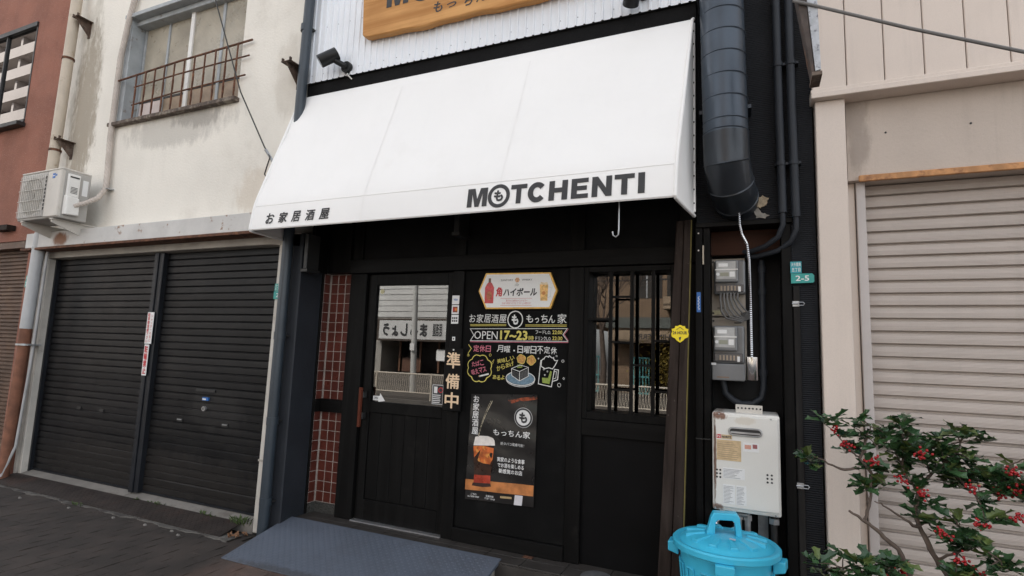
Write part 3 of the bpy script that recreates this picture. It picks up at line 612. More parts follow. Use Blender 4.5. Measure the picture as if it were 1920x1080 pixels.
# red tile strip
tw = MB().box(-3.43, -3.16, .066, .10, .13, 2.138).box(-3.44, -3.426, -.03, .066, .13, 2.138).build('tile_wall', GROUT, sb)
def tile_mesh(w_, h_, d_):
    me = bpy.data.meshes.new('tile'); k = .003
    v = [(0, 0, 0), (w_, 0, 0), (w_, 0, h_), (0, 0, h_), (0, -d_+.002, 0), (w_, -d_+.002, 0), (w_, -d_+.002, h_), (0, -d_+.002, h_), (k, -d_, k), (w_-k, -d_, k), (w_-k, -d_, h_-k), (k, -d_, h_-k)]
    f = [(8, 9, 10, 11)]
    for i in range(4): j = (i+1) % 4; f += [(i, j, 4+j, 4+i), (4+i, 4+j, 8+j, 8+i)]
    me.from_pydata(v, [], f); me.materials.append(TILE); return me
tp, tg = .0792, .0068
tm = tile_mesh(tp-tg, .0837-.0050, .0032); tms = tile_mesh(.030, .0837-.0050, .0032); tmr = tile_mesh(.070, .0837-.0050, .0032)
for r_ in range(23):
    z = .212+r_*.0837
    for c in range(4):
        x = -3.420+c*tp
        piece(tm if c < 3 else tms, 'tile', tw, (x, .066, z))
    piece(tmr, 'tile', tw, (-3.426, -.022, z), (0, 0, R(90)))
B(-3.424, -3.16, .02, .0605, .955, 1.062).build('tile_rail', BLACKH, sb, bevel=.003); B(-3.4405, -3.405, -.046, .018, .955, 1.062).build('tile_rail', BLACKH, sb, bevel=.003); B(-3.4415, -3.418, -.05, -.0305, .13, 2.139).build('tile_batten', BLACKW, sb, bevel=.002)
MB().box(-3.4255, -3.16, .045, .0655, .13, .207).box(-3.4255, -3.415, -.0295, .045, .13, .207).build('pebble_base', PEB, sb)
# step
st = struct(B(-3.43, -.30, -.21, .12, 0, .118).build('step', CONC))
tmm = {}
def step_tile(w_, d_):
    if (w_, d_) not in tmm:
        m_ = MB().box(0, w_, 0, d_, 0, .010); o = m_.build('step_tile', STEPM, bevel=.0015); tmm[(w_, d_)] = o.data; bpy.data.objects.remove(o)
    return tmm[(w_, d_)]
for i in range(11):
    x = -3.425+i*.285
    for (y, d_) in ((-.212, .128), (-.08, .13)): piece(step_tile(.281, d_), 'step_tile', st, (x, y, .120))
rs = B(-1.60, -.30, -.216, -.2105, .0, .119).build('riser', STEPM, st)
B(-1.47, -1.40, -.06, -.02, .131, .134).build('rusty_mark', RUST, st)
# ---- sliding door
dr = MB().box(-2.985, -2.905, .035, .075, .14, 2.125).box(-2.215, -2.16, .035, .075, .14, 2.125).box(-2.905, -2.215, .035, .075, 2.03, 2.125).box(-2.905, -2.215, .035, .075, .985, 1.072).box(-2.905, -2.215, .035, .075, .14, .30).build('door', BLACKW, sb, bevel=.003)
B(-2.905, -2.215, .0555, .0605, 1.072, 2.03).build('pane', GLASSD, dr)
for i in range(6): B(-2.9035+i*.115, -2.9035+i*.115+.1125, .048, .066, .301, .984).build('plank', BLACKW, dr, bevel=.003)
MB().beam((-2.948, -.028, .868), (-2.948, -.028, 1.185), .024, .028, (0, 1, 0)).build('handle', REDWOOD, dr, bevel=.004)
for z in (.95, 1.12): B(-2.965, -2.93, -.016, .034, z-.02, z+.03).build('handle_mount', DARKM, dr, bevel=.003)
B(-2.99, -2.155, -.01, .05, .1305, .138).build('door_track', ALU, sb)
MB().prism(circ(-2.861, 1.981, .020, 20), .0535, .0548).build('round_sticker', mat('pale_yellow', (.62, .58, .36), .5), dr)
ar = MB().prism([(-2.885, 1.082), (-2.83, 1.082), (-2.83, 1.072), (-2.765, 1.082), (-2.815, 1.14), (-2.822, 1.118), (-2.885, 1.118)], .0535, .0548).build('open_sticker', PAPER, dr); text('OPEN', -2.875, -2.835, 1.09, 1.112, .0525, INK, ar, bold=.01)
ss = MB().prism([(-2.322, 1.088), (-2.22, 1.088), (-2.22, 1.242), (-2.322, 1.242)], .0535, .0548).build('rules_sticker', INK, dr)
MB().stroke([(-2.318, 1.092), (-2.224, 1.092), (-2.224, 1.238), (-2.318, 1.238)], .004, .0528, True).build('border', PAPER, ss)
B(-2.305, -2.275, .0525, .053, 1.175, 1.225).build('symbol', PAPER, ss); MB().stroke(circ(-2.245, 1.20, .018, 18), .006, .0527, True).build('ring', REDI, ss)
mb = MB()
for i in range(5): mb.stroke([(-2.312, 1.104+i*.014), (-2.312+.08*random.uniform(.6, 1), 1.104+i*.014)], .006, .0526)
mb.build('small_print', PAPER, ss)
# stickers on the post beside the door
for (z, lab, kind) in ((1.90, 'white card payment sticker with VISA lettering, topmost on the post', 0), (1.825, 'white sticker with red and orange card logo on the post', 1), (1.75, 'white sticker with black printed blocks, third down on the post', 2)):
    s_ = empty('payment_sticker', (-2.118, -.001, z-.036), lab, 'sticker', 'payment stickers on the door post')
    MB().prism([(-2.15, z-.035), (-2.088, z-.034), (-2.087, z+.034), (-2.149, z+.034)], -.003, -.0008).build('sheet', PAPER, s_)
    if kind == 0: text('VISA', -2.138, -2.10, z-.006, z+.010, -.004, BLUEI, s_, bold=.02)
    elif kind == 1:
        B(-2.140, -2.098, -.0042, -.0032, z-.022, z+.022).build('logo_ground', mat('logo_brown', (.25, .05, .02), .5), s_)
        MB().prism(circ(-2.128, z, .011, 16), -.0052, -.0045).build('red_disc', REDI, s_); MB().prism(circ(-2.110, z, .011, 16), -.0058, -.0053).build('orange_disc', mat('orange_ink', (.75, .25, .03), .5), s_)
    else:
        for i in range(3):
            for j in range(2): B(-2.142+i*.017, -2.130+i*.017, -.0042, -.0032, z-.02+j*.022, z-.006+j*.022).build('block', INK, s_)
s_ = empty('small_sticker', (-2.12, -.001, 1.58), 'tiny white square sticker above the hanging wooden door plaque', 'sticker')
B(-2.133, -2.108, -.003, -.0008, 1.585, 1.615).build('sheet', PAPER, s_); B(-2.125, -2.116, -.0042, -.0032, 1.593, 1.607).build('mark', INK, s_)
# hanging plaque
jp = empty('closed_plaque', (-2.094, -.02, 1.055), 'black wooden plaque with cream brush characters hung on the door post', 'plaque')
MB().box(-2.170, -2.020, -.032, -.004, 1.057, 1.528).build('plank', BLACKW, jp, bevel=.004)
for ch, za, zb in (('準', 1.375, 1.497), ('備', 1.222, 1.335), ('中', 1.078, 1.197)): text(ch, -2.155, -2.035, za, zb, -.0335, CREAM, jp, bold=.018)
MB().tube([(-2.097, -.038, 1.515), (-2.097, -.03, 1.515)], .006, 10).build('nail', ALU, jp)

# ---- chalkboard
cb = empty('chalkboard', (-1.63, .02, .22), 'black chalkboard panel with coloured chalk menu between the door and window', 'chalkboard')
B(-2.053, -1.202, .022, .06, .227, 2.127).build('panel', BOARD, cb)
Y0 = .0195
def T(body, x0, x1, z0, z1, m, **k):
    if all(ord(ch) > 0x3000 for ch in body) and len(body) > 1:      # written by hand: every character a little off
        rt0 = k.pop('rot', 0); n_ = len(body); cw = (x1-x0)/n_; cx, cz = (x0+x1)/2, (z0+z1)/2
        for i_, ch in enumerate(body):
            u = (i_+.5-n_/2)*cw; px, pz = cx+u*math.cos(rt0), cz+u*math.sin(rt0)+random.uniform(-.0025, .0025); f = .62 if ch in 'っ' else 1; h_ = (z1-z0)/2*f*random.uniform(.92, 1.04); w2 = cw*.46*f*random.uniform(.92, 1.03)
            text(ch, px-w2, px+w2, pz-h_-(.012 if f < 1 else 0), pz+h_-(.012 if f < 1 else 0), Y0, m, cb, name='chalk_lettering', rot=rt0+random.uniform(-.06, .06), shear=random.uniform(-.05, .12), **k)
        return
    return text(body, x0, x1, z0, z1, Y0, m, cb, name='chalk_lettering', **k)
def K(name, m, *strokes):
    mb = MB()
    for i, s in enumerate(strokes):
        mb.stroke([(p[0]+random.uniform(-.0006, .0006), p[1]+random.uniform(-.0006, .0006)) for p in s[0]], s[1], Y0-.0002*(i % 3), s[2] if len(s) > 2 else False)
    return mb.build(name, m, cb)
T('お家居酒屋', -2.008, -1.69, 1.728, 1.793, CHW, bold=.004); T('も', -1.648, -1.594, 1.715, 1.790, CHW, bold=.045); T('もっちん', -1.532, -1.305, 1.728, 1.790, CHW, bold=.012); T('家', -1.290, -1.222, 1.728, 1.797, CHW, bold=.004)
K('chalk_ring', CHW, (circ(-1.620, 1.753, .059, 32, rz=.062), .008, True))
K('chalk_underline', CHY, ([(-1.991, 1.712), (-1.692, 1.716)], .004), ([(-1.991, 1.703), (-1.692, 1.707)], .004), ([(-1.536, 1.715), (-1.220, 1.718)], .004), ([(-1.536, 1.706), (-1.220, 1.709)], .004))
K('chalk_banner', CHW, ([(-1.991, 1.679), (-1.215, 1.693), (-1.247, 1.649), (-1.208, 1.602), (-1.986, 1.589), (-1.958, 1.631)], .005, True))
K('chalk_banner_shade', CHP, ([(-1.986, 1.582), (-1.203, 1.594)], .005), ([(-1.207, 1.690), (-1.238, 1.650), (-1.200, 1.600)], .004))
T('OPEN', -1.955, -1.758, 1.603, 1.664, CHW, bold=.0); T('17~23', -1.738, -1.517, 1.602, 1.672, CHY, bold=.035); T('時', -1.509, -1.467, 1.602, 1.636, CHY, bold=.01)
T('フードL.O.', -1.455, -1.337, 1.650, 1.677, CHW, bold=.008); T('22:00', -1.326, -1.252, 1.651, 1.678, CHY, bold=.016); T('ドリンクL.O.', -1.454, -1.334, 1.605, 1.634, CHW, bold=.008); T('22:30', -1.326, -1.250, 1.608, 1.635, CHY, bold=.016)
T('定休日', -1.958, -1.806, 1.506, 1.556, CHP, bold=.014); T('月曜', -1.762, -1.648, 1.508, 1.560, CHW, bold=.008); T('日曜日不定休', -1.597, -1.286, 1.508, 1.562, CHW, bold=.008); K('chalk_dot', CHW, ([(-1.622, 1.525), (-1.616, 1.525)], .010))
cl = []
for i in range(72):
    a = i/72*6.283; rr = 1+.13*abs(math.sin(a*4.0)); cl.append((-1.898+.093*rr*math.cos(a), 1.384+.092*rr*math.sin(a)))
K('chalk_cloud', CHY, (cl, .006, True), ([(-1.79, 1.42), (-1.78, 1.455), (-1.80, 1.43)], .004), ([(p[0]*.93-1.898*.07, p[1]*.93+1.384*.07-.008) for p in cl[40:68]], .005))
K('chalk_smoke', CHY, ([(-1.995, 1.475), (-2.0, 1.495), (-1.985, 1.515), (-1.975, 1.53), (-1.992, 1.55), (-2.0, 1.56)], .005), (circ(-1.998, 1.478, .008, 10), .003, True), (circ(-1.813, 1.486, .009, 10), .003, True))
T('たばこ', -1.968, -1.862, 1.402, 1.440, CHP, bold=.010, rot=.22); T('吸えマス', -1.968, -1.838, 1.345, 1.385, CHP, bold=.010, rot=.30)
K('chalk_cigarette', CHW, ([(-1.896, 1.326), (-1.822, 1.345)], .011)); K('chalk_ember', CHO, ([(-1.900, 1.325), (-1.897, 1.326)], .011))
T('美味しい', -1.758, -1.612, 1.440, 1.474, CHY, bold=.008, rot=.26); T('からあげ', -1.762, -1.612, 1.392, 1.428, CHY, bold=.008, rot=.34); T('あるよ', -1.787, -1.686, 1.308, 1.340, CHY, bold=.012, rot=.03)
def blob(cx, cz, r, k): return [(cx+r*(1+.10*math.sin(5*a+k))*math.cos(a), cz+r*(1+.08*math.sin(4*a+k))*math.sin(a)) for a in [i/26*6.283 for i in range(26)]]
for (cx, cz, k) in ((-1.560, 1.465, 0), (-1.482, 1.459, 2)):
    o = MB().add([(p[0], Y0, p[1]) for p in blob(cx, cz, .033, k)], [tuple(range(26))]).build('chalk_chicken', CHO, cb); MB().stroke(blob(cx, cz, .0335, k), .003, Y0-.0005, True).build('outline', CHY, o)
K('chalk_plate', CHW, (circ(-1.563, 1.326, .113, 36, rz=.050), .006, True), (circ(-1.563, 1.318, .112, 24, math.pi, 2*math.pi, rz=.052), .004))
MB().add([(p[0], Y0+.0008, p[1]) for p in circ(-1.563, 1.326, .108, 32, rz=.045)], [tuple(range(32))]).build('chalk_plate_fill', CHB, cb)
tf = MB().add([(x, Y0-.0006, z) for x, z in ((-1.635, 1.394), (-1.570, 1.375), (-1.502, 1.408), (-1.500, 1.345), (-1.568, 1.308), (-1.630, 1.343))], [(0, 1, 2, 3, 4, 5)]).build('chalk_tofu_fill', BOARD, cb)
mb = MB()
for i in range(12): t = i/11; mb.stroke([(-1.562+t*.055, 1.370+t*.027), (-1.560+t*.054, 1.318+t*.030)], .002, Y0-.0010)
for i in range(8): t = i/7; mb.stroke([(-1.625+t*.048, 1.382-t*.016), (-1.620+t*.046, 1.343-t*.026)], .0016, Y0-.0010)
mb.build('chalk_tofu_shade', mat('chalk_grey', (.20, .20, .20), .95, var=.3, vs_=80), cb)
mb = MB()
for s in ([(-1.635, 1.394), (-1.568, 1.422), (-1.502, 1.408), (-1.570, 1.375), (-1.635, 1.394), (-1.630, 1.343), (-1.568, 1.308), (-1.500, 1.345), (-1.502, 1.408)], [(-1.570, 1.375), (-1.568, 1.308)]): mb.stroke(s, .0045, Y0-.0014)
mb.build('chalk_tofu', CHW, cb)
K('chalk_greens', CHG, ([(-1.575, 1.405), (-1.585, 1.425)], .005), ([(-1.570, 1.405), (-1.570, 1.430)], .005), ([(-1.563, 1.405), (-1.552, 1.423)], .005), ([(-1.588, 1.404), (-1.55, 1.408)], .006))
fo = [(-1.402+.115*t+.006*math.sin(t*20), 1.462+.030*math.sin(t*math.pi)+.006*math.sin(t*26)) for t in [i/20 for i in range(21)]]
K('chalk_mug', CHW, ([(-1.408, 1.462), (-1.421, 1.295), (-1.322, 1.279), (-1.303, 1.404)], .006), (fo+[(-1.300, 1.43), (-1.318, 1.405), (-1.345, 1.412), (-1.375, 1.405), (-1.405, 1.42)], .006, True), ([(-1.303, 1.402), (-1.273, 1.400), (-1.277, 1.331), (-1.313, 1.318)], .006), ([(-1.300, 1.388), (-1.288, 1.387), (-1.291, 1.342), (-1.307, 1.336)], .004))
MB().add([(x, Y0+.0006, z) for x, z in ((-1.395, 1.34), (-1.392, 1.305), (-1.338, 1.298), (-1.322, 1.385), (-1.335, 1.39), (-1.35, 1.34))], [(0, 1, 2, 3, 4, 5)]).build('chalk_beer', CHG, cb)
for (x, z, r_) in ((-1.242, 1.463, .009), (-1.233, 1.342, .006), (-1.265, 1.295, .013), (-1.290, 1.496, .005), (-1.427, 1.474, .004), (-1.383, 1.40, .005), (-1.355, 1.385, .004), (-1.375, 1.36, .004)): K('chalk_bubble', CHW, (circ(x, z, r_, 12), .003, True))

# ---- whisky highball sign
hx = empty('highball_sign', (-1.606, 0, 1.83), 'white hexagonal whisky highball sign with gold border above the chalk menu', 'sign')
HP = [(-1.925, 1.965), (-1.868, 2.103), (-1.346, 2.097), (-1.290, 1.964), (-1.338, 1.832), (-1.859, 1.829)]
def shrink(P, k): cx = sum(p[0] for p in P)/len(P); cz = sum(p[1] for p in P)/len(P); return [(cx+(x-cx)*(1-k*.75), cz+(z-cz)*(1-k*1.6)) for x, z in P]
MB().prism(HP, .0, .021).build('border', GOLD, hx, bevel=.002); MB().prism(shrink(HP, .055), -.003, .0005).build('face', SIGNW, hx)
HY = -.0042
def H(b_, *a, **k): return text(b_, *a, HY, *k.pop('mp'), **k)
text('SUNTORY', -1.738, -1.638, 2.038, 2.052, HY, INK, hx); text('WHISKY', -1.568, -1.484, 2.038, 2.052, HY, INK, hx)
MB().prism(circ(-1.604, 2.045, .020, 6), -.0040, -.0032).build('crest', mat('crest', (.60, .35, .20), .5, var=.3, vs_=90), hx)
text('1937', -1.622, -1.590, 1.999, 2.013, HY, INK, hx); text('since', -1.615, -1.597, 2.017, 2.022, HY, INK, hx)
text('角', -1.776, -1.722, 1.922, 1.994, HY, REDI, hx, bold=.035, shear=.1); text('ハイボール', -1.715, -1.445, 1.925, 1.985, HY, INK, hx, bold=.035, shear=.15)
for z in (1.908, 1.856): MB().stroke([(-1.735, z), (-1.484, z)], .002, HY).build('rule', REDI, hx)
text('割りわく30年のベストセラー\nひみつのおつくりとうつくしい切り口！', -1.722, -1.492, 1.864, 1.900, HY, REDI, hx)
MB().prism([(-1.868, 1.872), (-1.795, 1.872), (-1.792, 1.99), (-1.808, 2.020), (-1.818, 2.030), (-1.842, 2.030), (-1.852, 2.020), (-1.868, 1.99)], -.0044, -.0032).build('bottle', mat('bottle_red', (.55, .035, .04), .3, var=.2, vs_=30), hx)
MB().prism([(-1.840, 2.030), (-1.820, 2.030), (-1.821, 2.062), (-1.839, 2.062)], -.0046, -.0034).build('bottle_neck', mat('bottle_cap', (.16, .09, .05), .4), hx)
MB().prism(circ(-1.830, 1.93, .022, 20, rz=.035), -.0056, -.0046).build('bottle_label', mat('bottle_label', (.42, .12, .05), .5, var=.3, vs_=60), hx)
MB().prism([(-1.417, 1.890), (-1.363, 1.889), (-1.360, 2.005), (-1.424, 2.008)], -.0044, -.0032).build('glass', mat('highball', (.75, .45, .14), .3, var=.3, vs_=45), hx)
MB().stroke([(-1.360, 1.99), (-1.336, 1.985), (-1.340, 1.92), (-1.362, 1.91)], .003, -.0046).build('glass_handle', mat('pale_grey_ink', (.55, .58, .60), .4), hx)
MB().prism([(-1.425, 2.008), (-1.360, 2.005), (-1.368, 2.024), (-1.39, 2.020), (-1.415, 2.026)], -.0045, -.0033).build('ice', mat('ice_print', (.80, .66, .45), .4, var=.2, vs_=60), hx)
MB().prism(circ(-1.392, 1.945, .014, 14), -.0056, -.0046).build('glass_emblem', mat('emblem', (.62, .24, .06), .5), hx)

# ---- poster
ps = empty('beer_poster', (-1.69, 0, .43), 'glossy black bar poster with a glass of dark beer under the chalk menu', 'poster')
PA, PB_, PC, PD = (-1.953, 1.192), (-1.423, 1.218), (-1.426, .447), (-1.967, .433)
def wav(x, z): return .006+.0022*math.sin(x*23+z*5)+.0016*math.sin(z*31+x*9)+(.006*((z-1.12)/.1)**2 if z > 1.12 else 0)
POST = mat('poster_gloss', (.011, .010, .010), .3, var=.3, vs_=5, coat=.3)
def pgrid(P, nx, nz, dy):   # quad P (top-left, top-right, bottom-right, bottom-left) laid on the wavy sheet
    mb = MB(); v = []
    for j in range(nz+1):
        for i in range(nx+1):
            s, t = i/nx, j/nz
            x = (P[0][0]*(1-s)+P[1][0]*s)*(1-t)+(P[3][0]*(1-s)+P[2][0]*s)*t; z = (P[0][1]*(1-s)+P[1][1]*s)*(1-t)+(P[3][1]*(1-s)+P[2][1]*s)*t
            v.append((x, .018-wav(x, z)-dy, z))
    mb.add(v, [(j*(nx+1)+i, j*(nx+1)+i+1, (j+1)*(nx+1)+i+1, (j+1)*(nx+1)+i) for j in range(nz) for i in range(nx)]); return mb
pgrid((PA, PB_, PC, PD), 28, 40, 0).build('sheet', POST, ps, smooth=True)
pl = lambda dy: (lambda p: (p[0], .018-wav(p[0], p[2])-dy, p[2]))
def PT(b_, x0, x1, z0, z1, m=None, **k): return text(b_, x0, x1, z0, z1, 0, m or PAPER, ps, place=pl(.0022), **k)
def pshape(poly, dy, m, name):
    o = MB().add([pl(dy)((x, 0, z)) for x, z in poly], [tuple(range(len(poly)))]).build(name, m, ps); return o
vtext('お家居酒屋', -1.936, -1.882, .900, 1.182, 0, PAPER, ps, place=pl(.0022), bold=.012, line=1.0)
for (r_, m_, dy, nm) in ((.071, mat('logo_glow', (.45, .45, .45), .4), .0012, 'logo_glow'), (.067, INK, .0018, 'logo_ring'), (.055, PAPER, .0024, 'logo_disc')): pshape(circ(-1.525, 1.050, r_, 32), dy, m_, nm)
text('も', -1.557, -1.493, 1.012, 1.088, 0, INK, ps, place=pl(.0032), bold=.05)
PT('もっちん家', -1.757, -1.468, .908, .955, bold=.012); PT('紙タバコ喫煙可能！', -1.697, -1.511, .845, .866); PT('実家のような食事', -1.717, -1.504, .727, .760, bold=.02); PT('でお酒を楽しめる', -1.712, -1.508, .688, .719, bold=.02); PT('新感覚のお店', -1.702, -1.519, .648, .680, bold=.02)
OR = mat('poster_wood', (.50, .19, .06), .35, var=.3, vs_=12); AMB = mat('beer_amber', (.55, .13, .03), .35, var=.4, vs_=30, dirt=((.75, .36, .08), .5, .65, 28, .8)); DKB = mat('beer_dark', (.035, .014, .008), .3, var=.4, vs_=20)
FOAM = mat('beer_foam', (.78, .73, .68), .5, var=.08, vs_=30)
pgrid(((-1.968, .574), (-1.430, .593), (-1.432, .520), (-1.970, .499)), 14, 2, .0012).build('shelf_print', OR, ps, smooth=True)
pshape([(-1.917, .83), (-1.745, .84), (-1.748, .74), (-1.768, .61), (-1.899, .598), (-1.908, .68)], .0014, DKB, 'glass_print')
pshape([(-1.915, .815), (-1.840, .825), (-1.748, .815), (-1.752, .74), (-1.775, .70), (-1.80, .668), (-1.82, .69), (-1.85, .66), (-1.885, .67), (-1.905, .70)], .0020, AMB, 'beer_print')
pshape([(-1.915, .82), (-1.739, .835), (-1.745, .870), (-1.757, .886), (-1.800, .897), (-1.870, .893), (-1.905, .882)], .0024, FOAM, 'foam_print')
pshape([(-1.899, .612), (-1.768, .620), (-1.766, .565), (-1.902, .556)], .0019, mat('beer_base', (.42, .05, .025), .3, var=.3, vs_=20), 'base_print')
pshape([(-1.908, .556), (-1.764, .566), (-1.758, .545), (-1.83, .532), (-1.915, .534)], .0022, mat('glass_base', (.06, .035, .03), .2), 'foot_print')
mb = MB()
for k in range(5):
    o_ = random.uniform(-.008, .008)
    mb.stroke([(-1.769+o_, 1.172), (-1.795+o_, 1.12), (-1.819+o_*.8, 1.069), (-1.843+o_*.6, 1.01), (-1.862+o_*.4, .95), (-1.878+o_*.3, .885)], .0022, .0095-.0002*k)
mb.build('pour_print', mat('pour', (.70, .62, .45), .4, var=.4, vs_=60, dirt=((.05, .04, .03), .5, .55, 60, .9)), ps)
pshape([(-1.65, 1.165), (-1.53, 1.192), (-1.424, 1.205), (-1.424, 1.185), (-1.50, 1.172), (-1.62, 1.145)], .0013, mat('poster_ember', (.30, .06, .02), .5, var=.5, vs_=40, dirt=((.02, .015, .012), .45, .6, 30, .9)), 'ember_print')
PT('ご予約\n06-7898-9989', -1.944, -1.853, .452, .482); PT('営業時間\n17:00～23:00', -1.809, -1.726, .452, .482)
pshape([(-1.682, .476), (-1.595, .480), (-1.595, .494), (-1.682, .490)], .0016, mat('tan_strip', (.55, .40, .20), .5), 'tan_strip'); PT('詳しくはこちら', -1.676, -1.60, .481, .489, INK)
pshape([(-1.577, .443), (-1.516, .445), (-1.510, .513), (-1.570, .511)], .0018, mat('pale_patch', (.72, .70, .73), .4), 'pale_patch')

# ---- lattice window
lw = MB().box(-1.090, -1.058, .0, .13, 1.08, 2.126).box(-.505, -.477, .0, .13, 1.08, 2.126).box(-1.058, -.505, .0, .13, 2.088, 2.126).box(-1.058, -.505, .0, .13, 1.08, 1.132).build('lattice_window', BLACKW, sb, bevel=.003)
B(-1.058, -.505, .112, .117, 1.132, 2.088).build('pane', GLASSD, lw)
for x in (-.905, -.760, -.618): B(x-.011, x+.011, .008, .03, 1.132, 2.088).build('muntin', BLACKW, lw)
for (xa, xb, z) in ((-1.058, -.916, 1.76), (-.894, -.771, 1.915), (-.894, -.771, 1.605), (-.749, -.629, 1.455), (-.607, -.505, 1.62), (-.894, -.771, 1.287), (-.607, -.505, 1.29)): B(xa, xb, .010, .028, z-.007, z+.007).build('muntin', BLACKH, lw)

# ---- ramp
rp = empty('entrance_ramp', (-2.5, -.5, 0), 'blue grey tread plate ramp leading up to the door step', 'ramp')
MB().prismx([(-.79, .001), (-.79, .008), (-.172, .139), (-.172, .131), (-.215, .110), (-.70, .001)], -3.455, -1.575).build('plate', RAMP, rp, bevel=.0015)
stuff(lozenges(MB(), -3.445, -1.585, ((-.782, .0098), (-.178, .1380)), .027, .0095, .0028).build('tread', RAMP, rp))
ld = MB().lathe([(0, .1345), (.075, .1345), (.078, .133), (.095, .133), (.098, .1315), (.10, .130)], (-.935, -.135, 0), 28).build('drain_lid', STEEL, smooth=True)
tag(ld, 'round grey metal lid lying on the tiled step', 'lid')

# ================================================================== AWNING, SIGN AND LAMPS
aw = empty('awning', (-2.06, -.1, 2.41), 'white vinyl shop awning with black lettering along its valance', 'awning')
AX0, AX1 = -3.585, -.372
prof = [(-.264, 3.640), (-.28, 3.655), (-.305, 3.636)]
for i in range(1, 13):
    t = i/12; prof.append((-.305+(-.652+.305)*t, 3.636+(2.660-3.636)*t))
prof += [(-.664, 2.620), (-.673, 2.585), (-.680, 2.550), (-.687, 2.50), (-.693, 2.45), (-.699, 2.40), (-.700, 2.387), (-.694, 2.379)]
nx = 60; v = []
def axr(y): return -.385+(y+.70)/.44*.058      # the right end flares towards the wall
for i in range(nx+1):
    s = i/nx
    for j, (y, z) in enumerate(prof):
        x = AX0+(axr(y)-AX0)*s
        k = 0
        if 2 < j < 15: t = (j-2)/12.5; k = .010*math.sin(math.pi*t)*math.sin(math.pi*s*3)**2+.003*math.sin(s*37+t*5)*math.sin(math.pi*t)+.0045*math.sin(s*95+t*9)*max(0, 1-abs(t-.96)*9)*(.4+.6*abs(math.sin(s*7)))+(.006*math.sin((1-s)*90-t*14)*math.exp(-(1-s)*16) if s > .7 else .006*math.sin(s*90-t*14)*math.exp(-s*16))
        v.append((x, y+k*.9, z-k*.4))
n = len(prof)
MB().add(v, [(i*n+j, (i+1)*n+j, (i+1)*n+j+1, i*n+j+1) for i in range(nx) for j in range(n-1)]).build('canopy', AWN, aw, smooth=True)
SEAM = mat('awning_weld', (.838, .829, .811), .6, var=.02, grain=.03)
for i in (20, 40):                            # welded joins between the cloth widths
    mb = MB()
    for j in range(3, n-2): 
        a, b_ = Vector(v[i*n+j]), Vector(v[i*n+j+1]); o = Vector((0, -.0016, .0006)); e = Vector((.005, 0, 0)); mb.add([a-e+o, a+e+o, b_+e+o, b_-e+o], [(0, 1, 2, 3)])
    mb.build('cloth_seam', SEAM, aw)
for side, xe in ((0, lambda y: AX0), (1, axr)):
    P = prof+[(-.264, 2.378)]
    MB().add([(xe(y), y, z) for y, z in P], [tuple(range(len(P)))]).build('end_panel', AWN, aw)
    MB().tube([(xe(y), y, z) for y, z in prof[1:]]+[(xe(-.66), -.66, 2.376), (xe(-.48), -.48, 2.374), (xe(-.27), -.27, 2.376)], .011, 8).build('edge_piping', AWN, aw, smooth=True)
    MB().tube([(xe(-.272), -.272, 2.40), (xe(-.272), -.272, 3.63)], .010, 8).build('wall_rail', AWN, aw)
sx = MB()
for i in range(14): sx.tube([(axr(-.29)+.001, -.29, 2.45+i*.086), (axr(-.29)+.007, -.29, 2.45+i*.086)], .005, 6)
stuff(sx.build('lacing_eyelets', DARKM, aw))
for x in (AX0+.02, -2.78, -1.98, -1.18, AX1-.02):
    MB().tube([(x, -.285, 3.59), (x, -.642, 2.60), (x, -.675, 2.40)], .012, 8).build('frame_tube', STEEL, aw)
MB().tube([(AX0+.02, -.682, 2.398), (AX1-.02, -.682, 2.398)], .012, 8).build('frame_tube', STEEL, aw); MB().tube([(AX0+.02, -.645, 2.600), (AX1-.02, -.645, 2.600)], .012, 8).build('frame_tube', STEEL, aw)
seam = mat('awning_seam', (.832, .824, .806), .6, var=.02)
MB().hexa([(AX0+.01, -.6775, 2.574), (AX1-.02, -.6775, 2.574), (AX1-.02, -.672, 2.574), (AX0+.01, -.672, 2.574), (AX0+.01, -.6768, 2.577), (AX1-.02, -.6768, 2.577), (AX1-.02, -.672, 2.577), (AX0+.01, -.672, 2.577)]).build('valance_seam', seam, aw)
AY = -.0025
def on_val(p):                                    # lettering lies on the slanting valance
    z = p[2]; ys = [q for q in prof if q[1] < 2.63]
    for (ya, za), (yb, zb) in zip(ys, ys[1:]):
        if zb <= z <= za: return (p[0], ya+(yb-ya)*(za-z)/(za-zb)+p[1], z)
    return (p[0], -.69+p[1], z)
def on_val_mb(mb): mb.v = [on_val(q) for q in mb.v]; return mb
for ch, xa, xb in (('M', -1.673, -1.532), ('T', -1.370, -1.263), ('C', -1.256, -1.136), ('H', -1.119, -1.002), ('E', -.979, -.876), ('N', -.854, -.737), ('T', -.722, -.608), ('I', -.588, -.550)): block(ch, xa, xb, 2.416-(.003 if ch == 'C' else 0), 2.541+(.003 if ch == 'C' else 0), AY, INK, aw, on_val_mb)
on_val_mb(MB().stroke(circ(-1.452, 2.477, .064, 44, rz=.066), .024, AY, True)).build('emblem_ring', INK, aw); text('も', -1.485, -1.421, 2.440, 2.515, AY, INK, aw, bold=.05, place=on_val)
for ch, xa, xb in (('お', -3.430, -3.345), ('家', -3.298, -3.212), ('居', -3.166, -3.081), ('酒', -3.030, -2.943), ('屋', -2.897, -2.808)): text(ch, xa, xb, 2.420, 2.506, AY, INK, aw, bold=.028, shear=.06, place=on_val)
hk = MB().tube([(-.71, -.62, 2.40), (-.71, -.62, 2.235), (-.712, -.62, 2.205), (-.727, -.62, 2.192), (-.743, -.62, 2.203), (-.746, -.62, 2.225)], .0042, 6).build('awning_hook', STEEL, smooth=True)
tag(hk, 'long steel hook hanging below the right half of the awning', 'hook')

